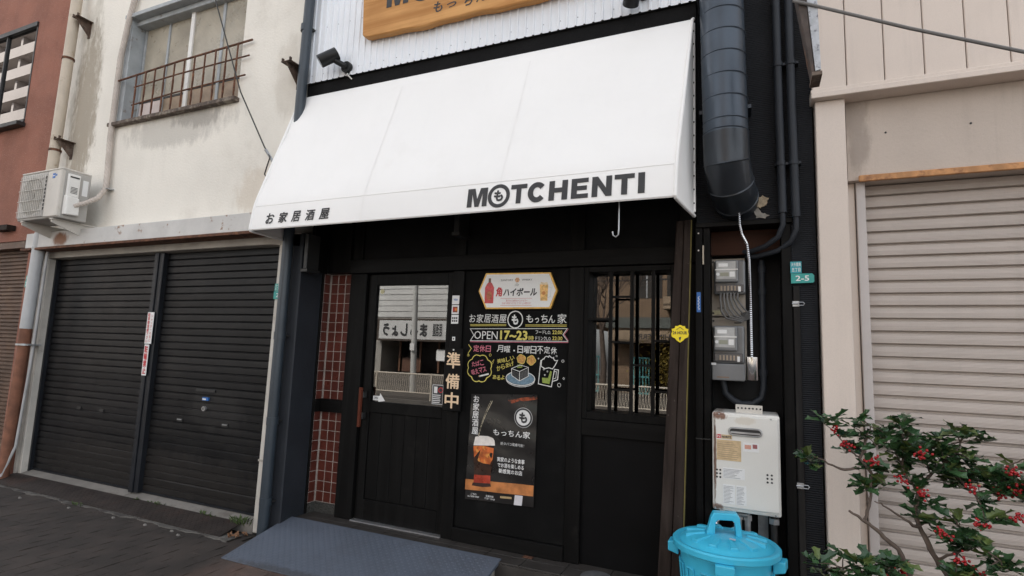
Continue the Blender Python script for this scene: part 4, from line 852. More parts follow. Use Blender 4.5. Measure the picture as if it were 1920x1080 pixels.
sg = empty('wooden_sign', (-1.85, -.33, 4.0), 'large wooden plank sign with black lettering on the corrugated sheet', 'sign')
pl_ = MB(); poly = []
for i in range(41):
    t = i/40; poly.append((-2.90+2.10*t, 4.018-.022*t+.006*math.sin(t*17)+.004*math.sin(t*41)-(.0 if 0 < i < 40 else -.02)))
poly += [(-.775, 4.05), (-.78, 4.60), (-.80, 4.62), (-2.93, 4.64), (-2.945, 4.61), (-2.915, 4.06)]
pl_.prism(poly, -.362, -.296).build('plank', PLANKW, sg, bevel=.008)
GY = -.3635
for ch, xa, xb in (('M', -2.685, -2.475), ('T', -2.21, -2.05), ('C', -2.04, -1.86), ('H', -1.835, -1.66), ('E', -1.625, -1.47), ('N', -1.435, -1.26), ('T', -1.235, -1.07), ('I', -1.04, -.985)): block(ch, xa, xb, 4.235, 4.43, GY, INK, sg)
MB().stroke(circ(-2.340, 4.332, .100, 44), .032, GY, True).build('emblem_ring', INK, sg); text('も', -2.392, -2.292, 4.278, 4.39, GY, INK, sg, bold=.05)
for ch, xa, xb, za, zb in (('も', -2.235, -2.153, 4.086, 4.175), ('っ', -2.115, -2.030, 4.098, 4.142), ('ち', -1.965, -1.893, 4.078, 4.168), ('ん', -1.862, -1.770, 4.085, 4.172), ('家', -1.715, -1.615, 4.08, 4.18)): text(ch, xa, xb, za, zb, GY, INK, sg, bold=.02, shear=.12)
LAMPM = mat('black_lamp', (.010, .011, .0115), .45, var=.15, spec=.35)
for (x, z, dv, off, lab) in ((-3.10, 3.835, (-.62, -.42, -.50), (-.105, -.10, .055), 'black cylinder spot lamp at the left end of the corrugated sheet'), (-.64, 3.90, (.25, -.62, .40), (-.05, -.10, -.06), 'black cylinder spot lamp at the right end of the corrugated sheet')):
    l_ = empty('spot_lamp', (x, -.29, z), lab, 'lamp', 'spot lamps on the corrugated sheet')
    MB().tube([(x, -.290, z), (x, -.322, z)], .048, 20).build('mount', LAMPM, l_, smooth=True)
    j = Vector((x, -.335, z)); c = Vector((x, -.31, z))+Vector(off); MB().tube([(x, -.315, z), j, j.lerp(c, .6)], .024, 10).build('swivel', LAMPM, l_, smooth=True)
    d = Vector(dv).normalized(); a = c-d*.08; b_ = c+d*.085
    bo = MB().tube([a, a+d*.004, b_-d*.003, b_], [.046, .053, .053, .051], 24).build('housing', LAMPM, l_, smooth=True)
    MB().tube([b_-d*.02, b_+d*.001], .044, 18).build('lens', mat('lamp_lens', (.10, .10, .10), .15), bo)
cbm = MB().tube([(-3.10, -.296, 3.79), (-3.085, -.306, 3.765), (-3.07, -.27, 3.745)], .006, 6).build('lamp_cable', WHITEP, smooth=True); tag(cbm, 'short white cable below the left spot lamp', 'cable')

# ================================================================== SERVICE NICHE AND DUCT
MB().box(-.33, .335, -.10, .4, 2.345, 7.2).box(.205, .335, -.10, .2, 0, 2.345).build('siding', SIDING, sb)
MB().box(-.33, .205, .13, .18, .0, 2.345).build('niche_back', mat('niche_black', (.009, .009, .0095), .7, spec=.2, var=.2), sb)
MB().box(-.335, .215, -.125, .0, 2.335, 2.365).build('niche_head', BLACKH, sb, bevel=.003)
MB().box(-.33, .20, .02, .06, 2.18, 2.334).build('niche_board', LBROWN, sb)
npst = MB().box(-.338, -.296, -.115, .10, .13, 2.334).build('niche_post', BLACKW, sb, bevel=.003); MB().box(-.291, -.252, -.105, .10, .13, 2.334).build('niche_post', BLACKW, sb, bevel=.003)
B(-.339, -.250, -.118, -.10, 1.03, 1.036).build('post_joint', DARKM, sb)
h_ = B(-.294, -.286, -.122, -.112, 2.10, 2.22).build('hinge', CREAMP, sb)
for z in (2.30, 2.19): MB().tube([(-.318, -.118, z), (-.318, -.114, z)], .005, 8).build('screw', ALU, npst)
MB().box(.150, .204, -.11, .13, .0, 2.334).build('niche_post', BLACKW, sb, bevel=.003); MB().box(.209, .242, -.118, -.101, .3, 1.955).build('cover_strip', wood('worn_black_timber', (.014, .013, .013), (.03, .028, .026), 2, .9, .7, dirt=((.2, .19, .18), 12, .66, .72)), sb, bevel=.002)
st_ = empty('blue_sticker', (-.317, -.116, 1.80), 'small vertical blue sticker on the niche post', 'sticker')
B(-.330, -.306, -.1185, -.1155, 1.80, 1.925).build('sheet', BLUEI, st_)
mb = MB(); mb.stroke([(-.318+.005*math.sin(i*1.9), 1.815+i*.006) for i in range(15)], .003, -.1190); mb.build('white_script', PAPER, st_)
for (z, lab) in ((1.85, 'upper small steel latch hook on the black siding'), (.825, 'lower small steel latch hook on the black siding')):
    l_ = empty('latch', (.225, -.119, z), lab, 'latch', 'steel latches on the siding')
    B(.203, .238, -.123, -.119, z-.016, z+.016).build('plate', STEEL, l_, bevel=.001); MB().tube([(.20, -.128, z), (.235, -.130, z+.001)], .004, 6).build('pin', ALU, l_)
    MB().tube([(.235, -.13, z+.008), (.258, -.132, z+.008), (.264, -.132, z), (.258, -.132, z-.010), (.235, -.13, z-.010)], .0025, 6).build('loop', ALU, l_)
# address plates
p = empty('address_plate', (.25, -.12, 1.97), 'green address plate reading 2-5 with a smaller plate above on black siding', 'address plate')
MB().prism([(.198, 1.970), (.312, 1.972), (.318, 1.98), (.318, 2.016), (.308, 2.026), (.198, 2.028)], -.127, -.119).build('plate', GREENP, p); B(.196, .254, -.127, -.119, 2.030, 2.098).build('upper_plate', mat('teal_plate', (.03, .33, .38), .4), p)
text('2-5', .222, .292, 1.983, 2.015, -.128, PAPER, p, bold=.015); text('大今里南', .200, .250, 2.070, 2.092, -.128, PAPER, p, bold=.01); text('五丁目', .203, .248, 2.038, 2.060, -.128, PAPER, p, bold=.01)

# big spiral duct turning into the wall
du = empty('exhaust_duct', (-.15, -.30, 2.5), 'large dark blue grey exhaust duct running up the wall beside the awning', 'duct')
rr = .126; main = [(-.195, -.345, 7.0), (-.165, -.345, 4.0), (-.150, -.345, 3.2), (-.142, -.345, 2.80)]
MB().tube(main, rr, 32).build('pipe', DUCT, du, smooth=True)
el = [(-.142, -.345, 2.83), (-.138, -.338, 2.665), (-.120, -.262, 2.560), (-.098, -.150, 2.505), (-.092, -.07, 2.495)]
DK = mat('duct_dark', (.030, .036, .044), .36, metal=.3, var=.2)
MB().tube(el, rr+.003, 40, False).build('elbow', DK, du, smooth=True, sharp=16)
for q in el[1:4]:
    i_ = el.index(q); t_ = (Vector(el[i_+1])-Vector(el[i_-1])).normalized(); MB().tube([Vector(q)-t_*.006, Vector(q), Vector(q)+t_*.006], [rr+.002, rr+.0075, rr+.002], 40, False).build('seam_ring', DK, du, smooth=True)
zz = 2.84; k = 0
while zz < 5.2:
    x = -.142-.012*(zz-2.84) if zz < 3.2 else -.148-.018*(zz-3.2); MB().tube([(x, -.345, zz-.005), (x, -.345, zz), (x, -.345, zz+.005)], [rr+.0005, rr+.004, rr+.0005], 32, False).build('seam_ring', DUCT, du, smooth=True)
    zz += .062 if k == 0 else .137; k += 1
for z in (3.05, 4.3): MB().box(-.30, .0, -.225, -.10, z-.012, z+.012).build('wall_strap', DUCT, du)
for (i, P, m_) in ((0, [(.02, 2.50), (.055, 2.515), (.085, 2.495), (.075, 2.455), (.04, 2.44), (.015, 2.46)], mat('foam_filler', (.36, .29, .20), .9, var=.25, vs_=40, bump=1, bs=60)), (1, [(-.01, 2.455), (.03, 2.45), (.045, 2.41), (.09, 2.395), (.07, 2.375), (.02, 2.38), (.0, 2.42)], MORTAR), (2, [(-.075, 2.46), (-.05, 2.45), (-.052, 2.40), (-.07, 2.385), (-.078, 2.42)], MORTAR)):
    MB().prism([(x+random.uniform(-.005, .005), z+random.uniform(-.005, .005)) for (xa, za), (xb, zb) in zip(P, P[1:]+P[:1]) for x, z in [(xa+(xb-xa)*t, za+(zb-za)*t) for t in (0, .2, .45, .7)]], -.104-(.010 if i == 0 else .0015), -.095).build('mortar_patch', m_, sb)
# conduits
for (x, xb, zb, lab) in ((.165, -.02, 2.20, 'left one of two black conduits beside the duct'), (.235, .02, 2.17, 'right one of two black conduits beside the duct')):
    c_ = empty('conduit', (x, -.15, 2.35), lab, 'conduit', 'pair of black conduits on the siding')
    top = x-.035
    MB().tube([(top, -.15, 6.8), (x-.012, -.15, 3.0), (x-.004, -.15, zb+.19)], .024, 14).build('pipe', GREYP, c_, smooth=True)
    MB().tube([(x-.004, -.15, zb+.20), (x-.004, -.148, zb+.12), (x-.03, -.13, zb+.05), (x-.10, -.08, zb+.005), (xb, .0, zb-.01), (xb-.06, .05, zb)], .016, 12).build('cable', GREYP, c_, smooth=True)
    for z in (3.32, 2.69, 4.4): MB().tube([(x-.010-.005*(z-2.7), -.15, z-.012), (x-.010-.005*(z-2.7), -.15, z+.012)], .029, 14).box(x-.04, x+.03, -.155, -.10, z-.008, z+.008).build('clip', GREYP, c_, smooth=True)
# flexible chrome arm with ashtray cup
fl = empty('hanging_ashtray', (-.03, -.2, 1.4), 'chrome cup hanging on a silver flexible hose before the meters', 'ashtray')
pth = [(-.08, -.16, 2.475), (-.08, -.20, 2.44), (-.074, -.20, 2.32), (-.062, -.20, 2.26), (-.035, -.20, 2.20), (-.024, -.20, 2.10), (-.020, -.20, 1.80), (-.018, -.20, 1.52)]
fine = []
for a, b_ in zip(pth, pth[1:]):
    n_ = max(2, int((Vector(b_)-Vector(a)).length/.006)); fine += [tuple(Vector(a).lerp(Vector(b_), i/n_)) for i in range(n_)]
MB().tube(fine, [.0065 if i % 2 else .0085 for i in range(len(fine))], 8).build('hose', CHROME, fl)
MB().tube([(-.08, -.10, 2.475), (-.08, -.19, 2.475)], .013, 8).build('anchor_bolt', STEEL, fl)
MB().lathe([(0, 1.400), (.034, 1.400), (.036, 1.404), (.036, 1.532), (.033, 1.534), (.033, 1.42), (0, 1.42)], (-.018, -.20, 0), 24).build('cup', CHROME, fl, smooth=True)
# electricity meters
MBD = mat('meter_board', (.36, .32, .27), .7, var=.15, vs_=6, dirt=((.2, .16, .12), .56, .72, 9, .6)); MGR = mat('meter_grey', (.17, .175, .18), .35, var=.12, vs_=8, spec=.6); MLT = mat('meter_face', (.42, .42, .41), .4, var=.1, vs_=20); LCD = mat('lcd', (.30, .31, .25), .2, var=.05)
MCL = glass('meter_cover', .12, (.55, .56, .58), .08)
mbd = empty('meter_board', (-.15, .08, 1.38), 'grimy cream backing boards behind the two electricity meters', 'board')
B(-.262, -.052, .075, .10, 1.79, 2.165).build('upper_board', MBD, mbd, bevel=.003); B(-.262, -.048, .075, .10, 1.39, 1.782).build('lower_board', MBD, mbd, bevel=.003)
for (x, z) in ((-.245, 2.145), (-.07, 2.145), (-.245, 1.81), (-.07, 1.81), (-.245, 1.76), (-.07, 1.76)): MB().tube([(x, .071, z), (x, .076, z)], .007, 8).build('hole', DARKM, mbd)
for (x, z) in ((-.22, 1.84), (-.12, 1.745)): B(x, x+.04, .0725, .075, z, z+.006).build('slot', DARKM, mbd)
B(-.25, -.20, .0725, .0748, 1.80, 1.828).build('yellow_tag', mat('tag_yellow', (.55, .52, .33), .6, var=.15, vs_=50), mbd)
for (x, z, h2, lab, g2) in ((-.235, 1.925, .215, 'upper grey electricity meter with clear cover and wires below', 0), (-.245, 1.49, .235, 'lower grey electricity meter above the plain grey terminal box', 1)):
    m_ = empty('electricity_meter', (x+.09, .03, z), lab, 'electric meter', 'electricity meters in the niche')
    ca = B(x, x+.185, -.005, .074, z, z+h2).build('case', MGR, m_, bevel=.012, seg=2)
    fc = B(x+.008, x+.145, -.045, -.004, z+h2*.33, z+h2*.98).build('display_housing', MGR, m_, bevel=.008, seg=2)
    B(x+.018, x+.130, -.0475, -.0455, z+h2*.42, z+h2*.94).build('face', MLT, fc); B(x+.030, x+.085, -.049, -.0478, z+h2*.78, z+h2*.88).build('label', PAPER, fc)
    B(x+.010, x+.143, -.051, -.0458, z+h2*.68, z+h2*.71).build('trim', WHITEP, fc); B(x+.040, x+.090, -.0490, -.0478, z+h2*.50, z+h2*.61).build('lcd', LCD, fc)
    MB().tube([(x+.026, -.050, z+h2*.56), (x+.026, -.047, z+h2*.56)], .010, 12).build('dial', PAPER, fc); B(x+.095, x+.125, -.049, -.0478, z+h2*.48, z+h2*.63).build('label', PAPER, fc)
    B(x+.010, x+.175, -.018, -.0055, z+.012, z+h2*.27).build('terminal_cover', mat('smoky_plastic', (.10, .10, .105), .25, var=.2, vs_=12, spec=.7), m_, bevel=.004)
    for i in range(6): B(x+.04+i*.020, x+.050+i*.020, -.0215, -.0182, z+.02, z+.05).build('terminal', mat('terminal_tan', (.30, .24, .18), .5), m_)
    B(x+.143, x+.158, -.0225, -.0182, z+.012, z+.045).build('seal_tag', PAPER, m_)
gb = empty('terminal_box', (-.15, .03, 1.385), 'plain grey terminal box under the lower electricity meter', 'box')
MB().box(-.250, -.060, -.015, .074, 1.385, 1.488).build('casing', mat('box_grey', (.20, .205, .21), .45, var=.06), gb, bevel=.006, seg=2); B(-.262, -.225, -.019, -.0155, 1.478, 1.492).build('name_tag', PAPER, gb); B(-.22, -.15, -.0165, -.0152, 1.402, 1.408).build('print', mat('brown_print', (.25, .15, .09), .6), gb)
CABLE = mat('grey_cable', (.12, .115, .11), .5, var=.15, vs_=20)
for i in range(6):
    x = -.195+i*.020; d_ = .012*i
    w_ = MB().tube([(x, -.012, 1.93), (x-.002, -.015, 1.89), (x+.004+.004*i, -.022-.003*i, 1.845-.006*(5-i)), (x+.03+.004*i, -.02, 1.812-.008*(5-i)), (-.075, -.01, 1.80-.010*(5-i)), (-.035, .03, 1.815-.008*(5-i)), (-.02, .09, 1.83)], .0065, 7).build('meter_wire', CABLE, smooth=True)
    tag(w_, 'grey wire looping down out of the upper electricity meter', 'wire', 'grey wires between the meters')
cn = MB().tube([(.045, .09, 2.15), (.045, .09, 1.40), (.043, .08, 1.34), (.03, .07, 1.285), (-.02, .06, 1.250), (-.08, .055, 1.245), (-.13, .05, 1.265), (-.175, .045, 1.305), (-.19, .04, 1.385)], .019, 12).build('looped_conduit', GREYP, smooth=True)
tag(cn, 'black conduit looping from the niche wall up into the terminal box', 'conduit'); 
for z in (2.09, 1.95, 1.44): MB().tube([(.045, .09, z-.018), (.045, .09, z+.018)], .025, 12).build('coupling', GREYP, cn, smooth=True)
# water heater
HW = mat('heater_white', (.73, .715, .67), .38, var=.03, vs_=3, dirt=((.45, .36, .24), .64, .8, 5, .4), stains=((-.224, .95, .011, .34, (.13, .045, .018), .9, 60), (-.20, 1.185, .055, .03, (.16, .055, .02), .9, 60), (-.06, 1.165, .08, .03, (.58, .51, .40), .5, 30), (-.215, .67, .05, .025, (.16, .06, .025), .8, 40)))
he = empty('water_heater', (-.06, -.1, .65), 'white gas water heater with rust streaks down its left edge', 'water heater')
MB().box(-.240, .120, -.185, .10, .650, 1.205).build('casing', HW, he, bevel=.012, seg=2); fp = MB().box(-.228, .112, -.2, -.184, .672, 1.192).build('front_panel', HW, he, bevel=.010, seg=2)
def slot(x0, x1, z0, z1, n=8):
    r_ = (z1-z0)/2; zc = (z0+z1)/2
    return [(x1-r_+r_*math.cos(a), zc+r_*math.sin(a)) for a in [-math.pi/2+math.pi*i/n for i in range(n+1)]]+[(x0+r_+r_*math.cos(a), zc+r_*math.sin(a)) for a in [math.pi/2+math.pi*i/n for i in range(n+1)]]
v_ = MB().prism(slot(-.150, .030, 1.080, 1.128), -.212, -.2005).build('flue_rim', STEEL, fp, bevel=.003); MB().prism(slot(-.142, .022, 1.088, 1.120), -.2135, -.2115).build('flue_opening', DARKM, fp); B(-.138, .018, -.2165, -.2138, 1.094, 1.104).build('flue_baffle', STEEL, fp)
for x in (-.214, -.196, .052, .074):
    for z in (.838, .858, .878): MB().tube([(x, -.2012, z), (x, -.1995, z)], .0058, 10).build('vent_hole', DARKM, fp)
B(-.214, -.190, -.2020, -.2003, 1.058, 1.080).build('red_logo', REDI, fp); MB().stroke([(-.209, 1.062), (-.209, 1.076), (-.196, 1.062), (-.196, 1.076)], .003, -.2025).build('logo_mark', PAPER, fp); B(-.188, -.130, -.2018, -.2003, 1.056, 1.080).build('name_label', mat('old_label', (.55, .42, .26), .7), fp); text('NORITZ', -.185, -.134, 1.061, 1.074, -.2025, INK, fp, bold=.03)
o = B(-.214, -.083, -.2018, -.2003, .935, 1.050).build('warning_label', mat('yellowed_label', (.58, .43, .25), .7, var=.15, vs_=30), fp)
mb = MB()
for i in range(9): mb.stroke([(-.205, .945+i*.0115), (-.205+random.uniform(.08, .11), .945+i*.0115)], .0018, -.2022)
mb.build('print', mat('faded_ink', (.25, .18, .12), .8), o)
o = B(-.072, .010, -.2018, -.2003, .995, 1.045).build('white_label', PAPER, fp); B(-.064, -.03, -.2024, -.2019, 1.01, 1.033).build('print', mat('faded_red', (.65, .33, .25), .7), o); B(-.022, .002, -.2024, -.2019, 1.015, 1.038).build('print', mat('faded_maroon', (.35, .12, .12), .7), o)
for (xa, xb, za, zb) in ((-.182, -.065, .835, .895), (-.182, -.118, .695, .802), (-.112, -.058, .695, .802)):
    o = B(xa, xb, -.2016, -.2003, za, zb).build('data_label', PAPER, fp); mb = MB(); z = za+.006
    while z < zb-.004: mb.stroke([(xa+.004, z), (xa+.004+(xb-xa-.008)*random.uniform(.5, 1), z)], .0022, -.2020); z += .0075
    mb.build('print', mat('grey_print', (.22, .22, .23), .8), o)
bkt = B(-.112, .033, -.12, -.112, 1.200, 1.252).build('top_bracket', ACW, he); 
for i in range(7): MB().tube([(-.098+i*.020, -.1215, 1.232), (-.098+i*.020, -.119, 1.232)], .0055, 10).build('hole', DARKM, bkt)
for (x, z) in ((-.20, 1.197), (.075, 1.185), (-.225, .665), (.09, .662)): MB().tube([(x, -.204, z), (x, -.199, z)], .005, 8).build('screw', STEEL, fp)
for (x, m_, r_) in ((-.10, STEEL, .014), (-.055, STEEL, .017), (.085, DARKM, .02)):
    MB().tube([(x, -.06, .66), (x, -.06, .56), (x, -.06, .10)], r_, 10).build('pipe', m_, he, smooth=True); MB().tube([(x, -.06, .585), (x, -.06, .615)], r_*1.5, 6).build('nut', STEEL, he)
MB().tube([(-.10, -.08, .615), (-.055, -.08, .615)], .012, 8).build('valve', STEEL, he)
fx = [(-.115, -.06, .55), (-.13, -.075, .60), (-.16, -.085, .625), (-.20, -.085, .615), (-.225, -.085, .57), (-.23, -.08, .48), (-.23, -.07, .2)]
ff = []
for a, b_ in zip(fx, fx[1:]):
    n_ = max(2, int((Vector(b_)-Vector(a)).length/.006)); ff += [tuple(Vector(a).lerp(Vector(b_), i/n_)) for i in range(n_)]
MB().tube(ff, [.016 if i % 2 else .0195 for i in range(len(ff))], 10).build('flexible_hose', CHROME, he)
bxo = B(.00, .055, .06, .128, .44, .60).build('gas_pipe_cover', STEEL, he)
# timber leaning on the front
tb = empty('leaning_timber', (-.47, -.25, .13), 'pair of worn brown timbers leaning against the front right of the lattice window', 'timber')
def lean(xa, xb, xc, xd, y0, y1, th): # top xa..xb, bottom xc..xd
    return MB().hexa([(xc, y0, .131), (xd, y0, .131), (xd, y0+th, .131), (xc, y0+th, .131), (xa, y1, 2.385), (xb, y1, 2.385), (xb, y1+th, 2.385), (xa, y1+th, 2.385)])
lean(-.452, -.404, -.535, -.462, -.33, -.13, .03).build('board', TIMB, tb, bevel=.003); lean(-.401, -.362, -.458, -.400, -.335, -.14, .04).build('board', TIMB, tb, bevel=.003)
lean(-.3605, -.357, -.3985, -.394, -.332, -.14, .04).build('yellow_edge', mat('yellow_edge', (.15, .12, .028), .6, var=.2, vs_=10), tb)
B(-.47, -.455, -.36, -.35, .128, .131).build('foot_shim', DARKM, tb)
ys = empty('alarm_sticker', (-.425, -.22, 1.61), 'yellow shield shaped sticker reading 24 HOUR on the leaning timber', 'sticker')
S = [(0, .053), (.016, .045), (.028, .046), (.032, .032), (.050, .026), (.046, .010), (.052, -.004), (.048, -.022), (.030, -.030), (.018, -.044), (0, -.056), (-.018, -.044), (-.030, -.030), (-.048, -.022), (-.052, -.004), (-.046, .010), (-.050, .026), (-.032, .032), (-.028, .046), (-.016, .045)]
tl = lambda p: (p[0], p[1]+(.132-.330)*0-.33+(p[2]-.131)/2.254*.2, p[2])
yo = MB().add([tl((-.420+x, -.0095, 1.662+z)) for x, z in S]+[tl((-.420+x, -.0070, 1.662+z)) for x, z in S], [tuple(range(20))]+[(i, 20+i, 20+(i+1) % 20, (i+1) % 20) for i in range(20)]).build('sheet', YEL, ys)
text('24 HOUR', -.462, -.378, 1.656, 1.676, -.0105, INK, ys, bold=.02, place=tl); MB().add([tl((-.420+x, -.0105, 1.662+z)) for x, z in ((-.008, -.025), (.008, -.020), (.004, -.035), (.0, -.048), (-.004, -.036))], [(0, 1, 2, 3, 4)]).build('camera_mark', INK, ys)
mb = MB(); sk_ = MB().stroke([(-.44, 1.685), (-.42, 1.700), (-.40, 1.685)], .003, -.0105); mb.add([tl(v_) for v_ in sk_.v], sk_.f); mb.build('house_mark', INK, ys)

# ================================================================== BIN
bn = empty('rubbish_bin', (-.16, -.43, 0), 'sky blue plastic rubbish bin with lid and handle standing before the heater', 'bin')
BX, BY = -.16, -.43
MB().lathe([(0, .02), (.185, .02), (.190, .03), (.215, .28), (.228, .46), (.232, .50), (.246, .505), (.246, .53), (.22, .53)], (BX, BY, 0), 48).build('body', BIN, bn, smooth=True)
for i in range(16):
    a = i*2*math.pi/16; c, s = math.cos(a), math.sin(a); P = []
    mb = MB(); 
    for (z, r_) in ((.44, .2285), (.10, .200)):
        for da in (-.10, .10): P.append((BX+(r_+.004)*math.cos(a+da), BY+(r_+.004)*math.sin(a+da), z))
    t_ = [(P[0]), (P[1]), (P[3]), (P[2])]; mb.tube([P[2], P[0]], .0045, 6); mb.tube([P[0], P[1]], .0045, 6); mb.tube([P[1], P[3]], .0045, 6); mb.build('rib', BIN, bn, smooth=True)
lid = MB().lathe([(.262, .520), (.270, .524), (.270, .548), (.262, .556), (.247, .556), (.238, .550), (.228, .553), (.215, .566), (.16, .582), (.10, .590), (0, .594)], (BX, BY, 0), 56).build('lid', BIN, bn, smooth=True)
for i in range(12):
    a = R(15)+i*2*math.pi/12; d = Vector((math.cos(a), math.sin(a), 0)); q = Vector((-d.y, d.x, 0)); o = Vector((BX, BY, 0))
    p0, p1 = o+d*.105, o+d*.205; z0_, z1_ = .5885, .566
    MB().hexa([p0-q*.014+Vector((0, 0, z0_-.01)), p0+q*.014+Vector((0, 0, z0_-.01)), p1+q*.024+Vector((0, 0, z1_-.012)), p1-q*.024+Vector((0, 0, z1_-.012)), p0-q*.011+Vector((0, 0, z0_+.008)), p0+q*.011+Vector((0, 0, z0_+.008)), p1+q*.019+Vector((0, 0, z1_+.017)), p1-q*.019+Vector((0, 0, z1_+.017))]).build('lid_rib', BIN, lid, bevel=.004)
hp_ = [(-.098, .588), (-.075, .672), (-.062, .700), (.055, .706), (.070, .685), (.082, .588), (.050, .588), (.045, .655), (.034, .668), (-.040, .664), (-.050, .650), (-.056, .588)]
ha = R(8); ca, sa = math.cos(ha), math.sin(ha)
hm = MB().prism(hp_, -.032, .032); hm.v = [(BX+x*ca-y*sa, BY+x*sa+y*ca, z) for x, y, z in hm.v]; hm.build('handle', BIN, bn, bevel=.006, seg=2)
o = MB().box(-.012, .018, -.10, -.075, .5925, .5945); o.v = [(BX+x+.035, BY+y, z) for x, y, z in o.v]; o.build('sticker', mat('bin_sticker', (.55, .62, .72), .5), lid)
for a in (R(-88), R(-10), R(178), R(88)):
    d = Vector((math.cos(a), math.sin(a), 0)); q = Vector((-d.y, d.x, 0)); o = Vector((BX, BY, 0))
    P = [o+d*.236-q*.045, o+d*.236+q*.045, o+d*.292+q*.045, o+d*.292-q*.045]
    MB().hexa([*[Vector((p.x, p.y, .455)) for p in P[:2]], *[Vector((p.x, p.y, .470)) for p in P[2:]], *[Vector((p.x, p.y, .520)) for p in P]]).build('side_grip', BIN, bn, bevel=.006, seg=2)

# ================================================================== RIGHT: BEIGE BUILDING
rt_ = empty('beige_building', (1.5, 0, 0), 'beige panelled building with roller shutter at the right edge', 'building')
RX = 7.0
MB().box(.345, .497, -.16, .2, 0, 3.046).build('pillar', BEIGE, rt_, bevel=.004)
MB().box(.345, RX, -.150, .3, 3.107, 7.0).box(.52, RX, .3, 7, 0, 3.107).box(.345, RX, .301, 7, 3.107, 7.0).box(.336, .52, .21, 7, 0, 3.0).build('body', mat('beige_body', (.35, .29, .26), .8), rt_)
ld_ = MB().box(.322, RX, -.214, .0, 3.048, 3.082).box(.322, RX, -.202, .0, 3.082, 3.106).build('ledge', BEIGE, rt_, bevel=.003)
xs = [.328, .507]+[.507+.186*i for i in range(1, 36)]
for a, b_ in zip(xs, xs[1:]): B(a+.0022, b_-.0022, -.184, -.151, 3.109, 6.9).build('wall_panel', BEIGE, rt_, bevel=.004)
B(.51, RX, -.085, .3, 2.571, 3.046).build('header_wall', BEIGEW, rt_)
B(.498, .5095, -.04, .3, 0, 3.046).build('corner_gap', mat('dark_mastic', (.12, .10, .09), .9, var=.4, vs_=20), rt_)
for x in (.72, 1.12): MB().tube([(x*.977, -.088, 2.84), (x*.977, -.085, 2.84)], .006, 8).build('drill_hole', DARKM, rt_)
B(.562, RX, -.106, -.085, 2.558, 2.594).build('rusty_strip', RUSTO, rt_, bevel=.003)
B(.512, .548, -.03, .3, 0, 2.570).build('jamb', BEIGE, rt_, bevel=.003); B(.552, .598, -.05, .3, 0, 2.570).build('jamb', mat('jamb_grey', (.50, .46, .44), .5, var=.05, vs_=3), rt_, bevel=.003)
sh = B(.60, RX, .068, .08, .0, 2.59).build('shutter', BEIGEG, rt_)
SP2 = .0727
def slat2(L):
    me = bpy.data.meshes.new('slat'); p = SP2; P = [(.0, 0), (.0, .015), (-.018, .0165), (-.026, .020), (-.0285, p*.62), (-.026, p-.001), (-.004, p)]
    n = len(P); me.from_pydata([(0, y, z) for y, z in P]+[(L, y, z) for y, z in P], [], [(i, i+1, n+i+1, n+i) for i in range(n-1)]); me.materials.append(BEIGES); return me
s2 = slat2(RX-.605)
for i in range(35): piece(s2, 'slat', sh, (.605, .066, .02+i*SP2), (random.uniform(-.012, .012), 0, 0))
B(1.00, 1.08, .040, .0475, .905, .925).build('shutter_label', mat('tan_label', (.38, .30, .16), .6), sh)
# wedge shaped sign with its stay pole
sgn = empty('projecting_sign', (.27, -.7, 2.85), 'weathered projecting sign panel high on the edge of the beige building', 'sign')
MB().hexa([(.262, -.92, 2.86), (.276, -.92, 2.86), (.280, -.80, 2.86), (.266, -.80, 2.86), (.185, -.92, 3.42), (.235, -.92, 3.42), (.24, -.80, 3.42), (.19, -.80, 3.42)]).build('back_frame', mat('sign_frame', (.06, .045, .038), .7, var=.3, vs_=12, dirt=((.18, .08, .04), .5, .7, 8, .7)), sgn, bevel=.003)
MB().hexa([(.277, -.925, 2.865), (.300, -.925, 2.87), (.304, -.79, 2.87), (.281, -.79, 2.865), (.236, -.925, 3.42), (.290, -.925, 3.42), (.294, -.79, 3.42), (.241, -.79, 3.42)]).build('face', mat('sign_face', (.45, .47, .50), .5, var=.15, vs_=30, dirt=((.10, .10, .12), .55, .62, 40, .7)), sgn, bevel=.002)
B(.262, .304, -.93, -.80, 2.842, 2.860).build('rusty_foot', RUSTD, sgn)
MB().tube([(.27, -.82, 3.38), (.30, -.25, 3.40)], .012, 8).build('wall_arm', RUST, sgn)
pole = MB().tube([(.19, -.93, 3.235), (.25, -.93, 3.205), (.65, -.91, 3.005), (1.05, -.90, 2.815), (1.55, -.88, 2.58), (1.62, -.84, 2.555), (1.64, -.5, 2.55), (1.64, -.08, 2.60)], .0078, 8).build('stay_pole', mat('pole_grey', (.16, .155, .15), .5, var=.1), smooth=True)
tag(pole, 'thin grey pole slanting down from the projecting sign across beige panels', 'pole')

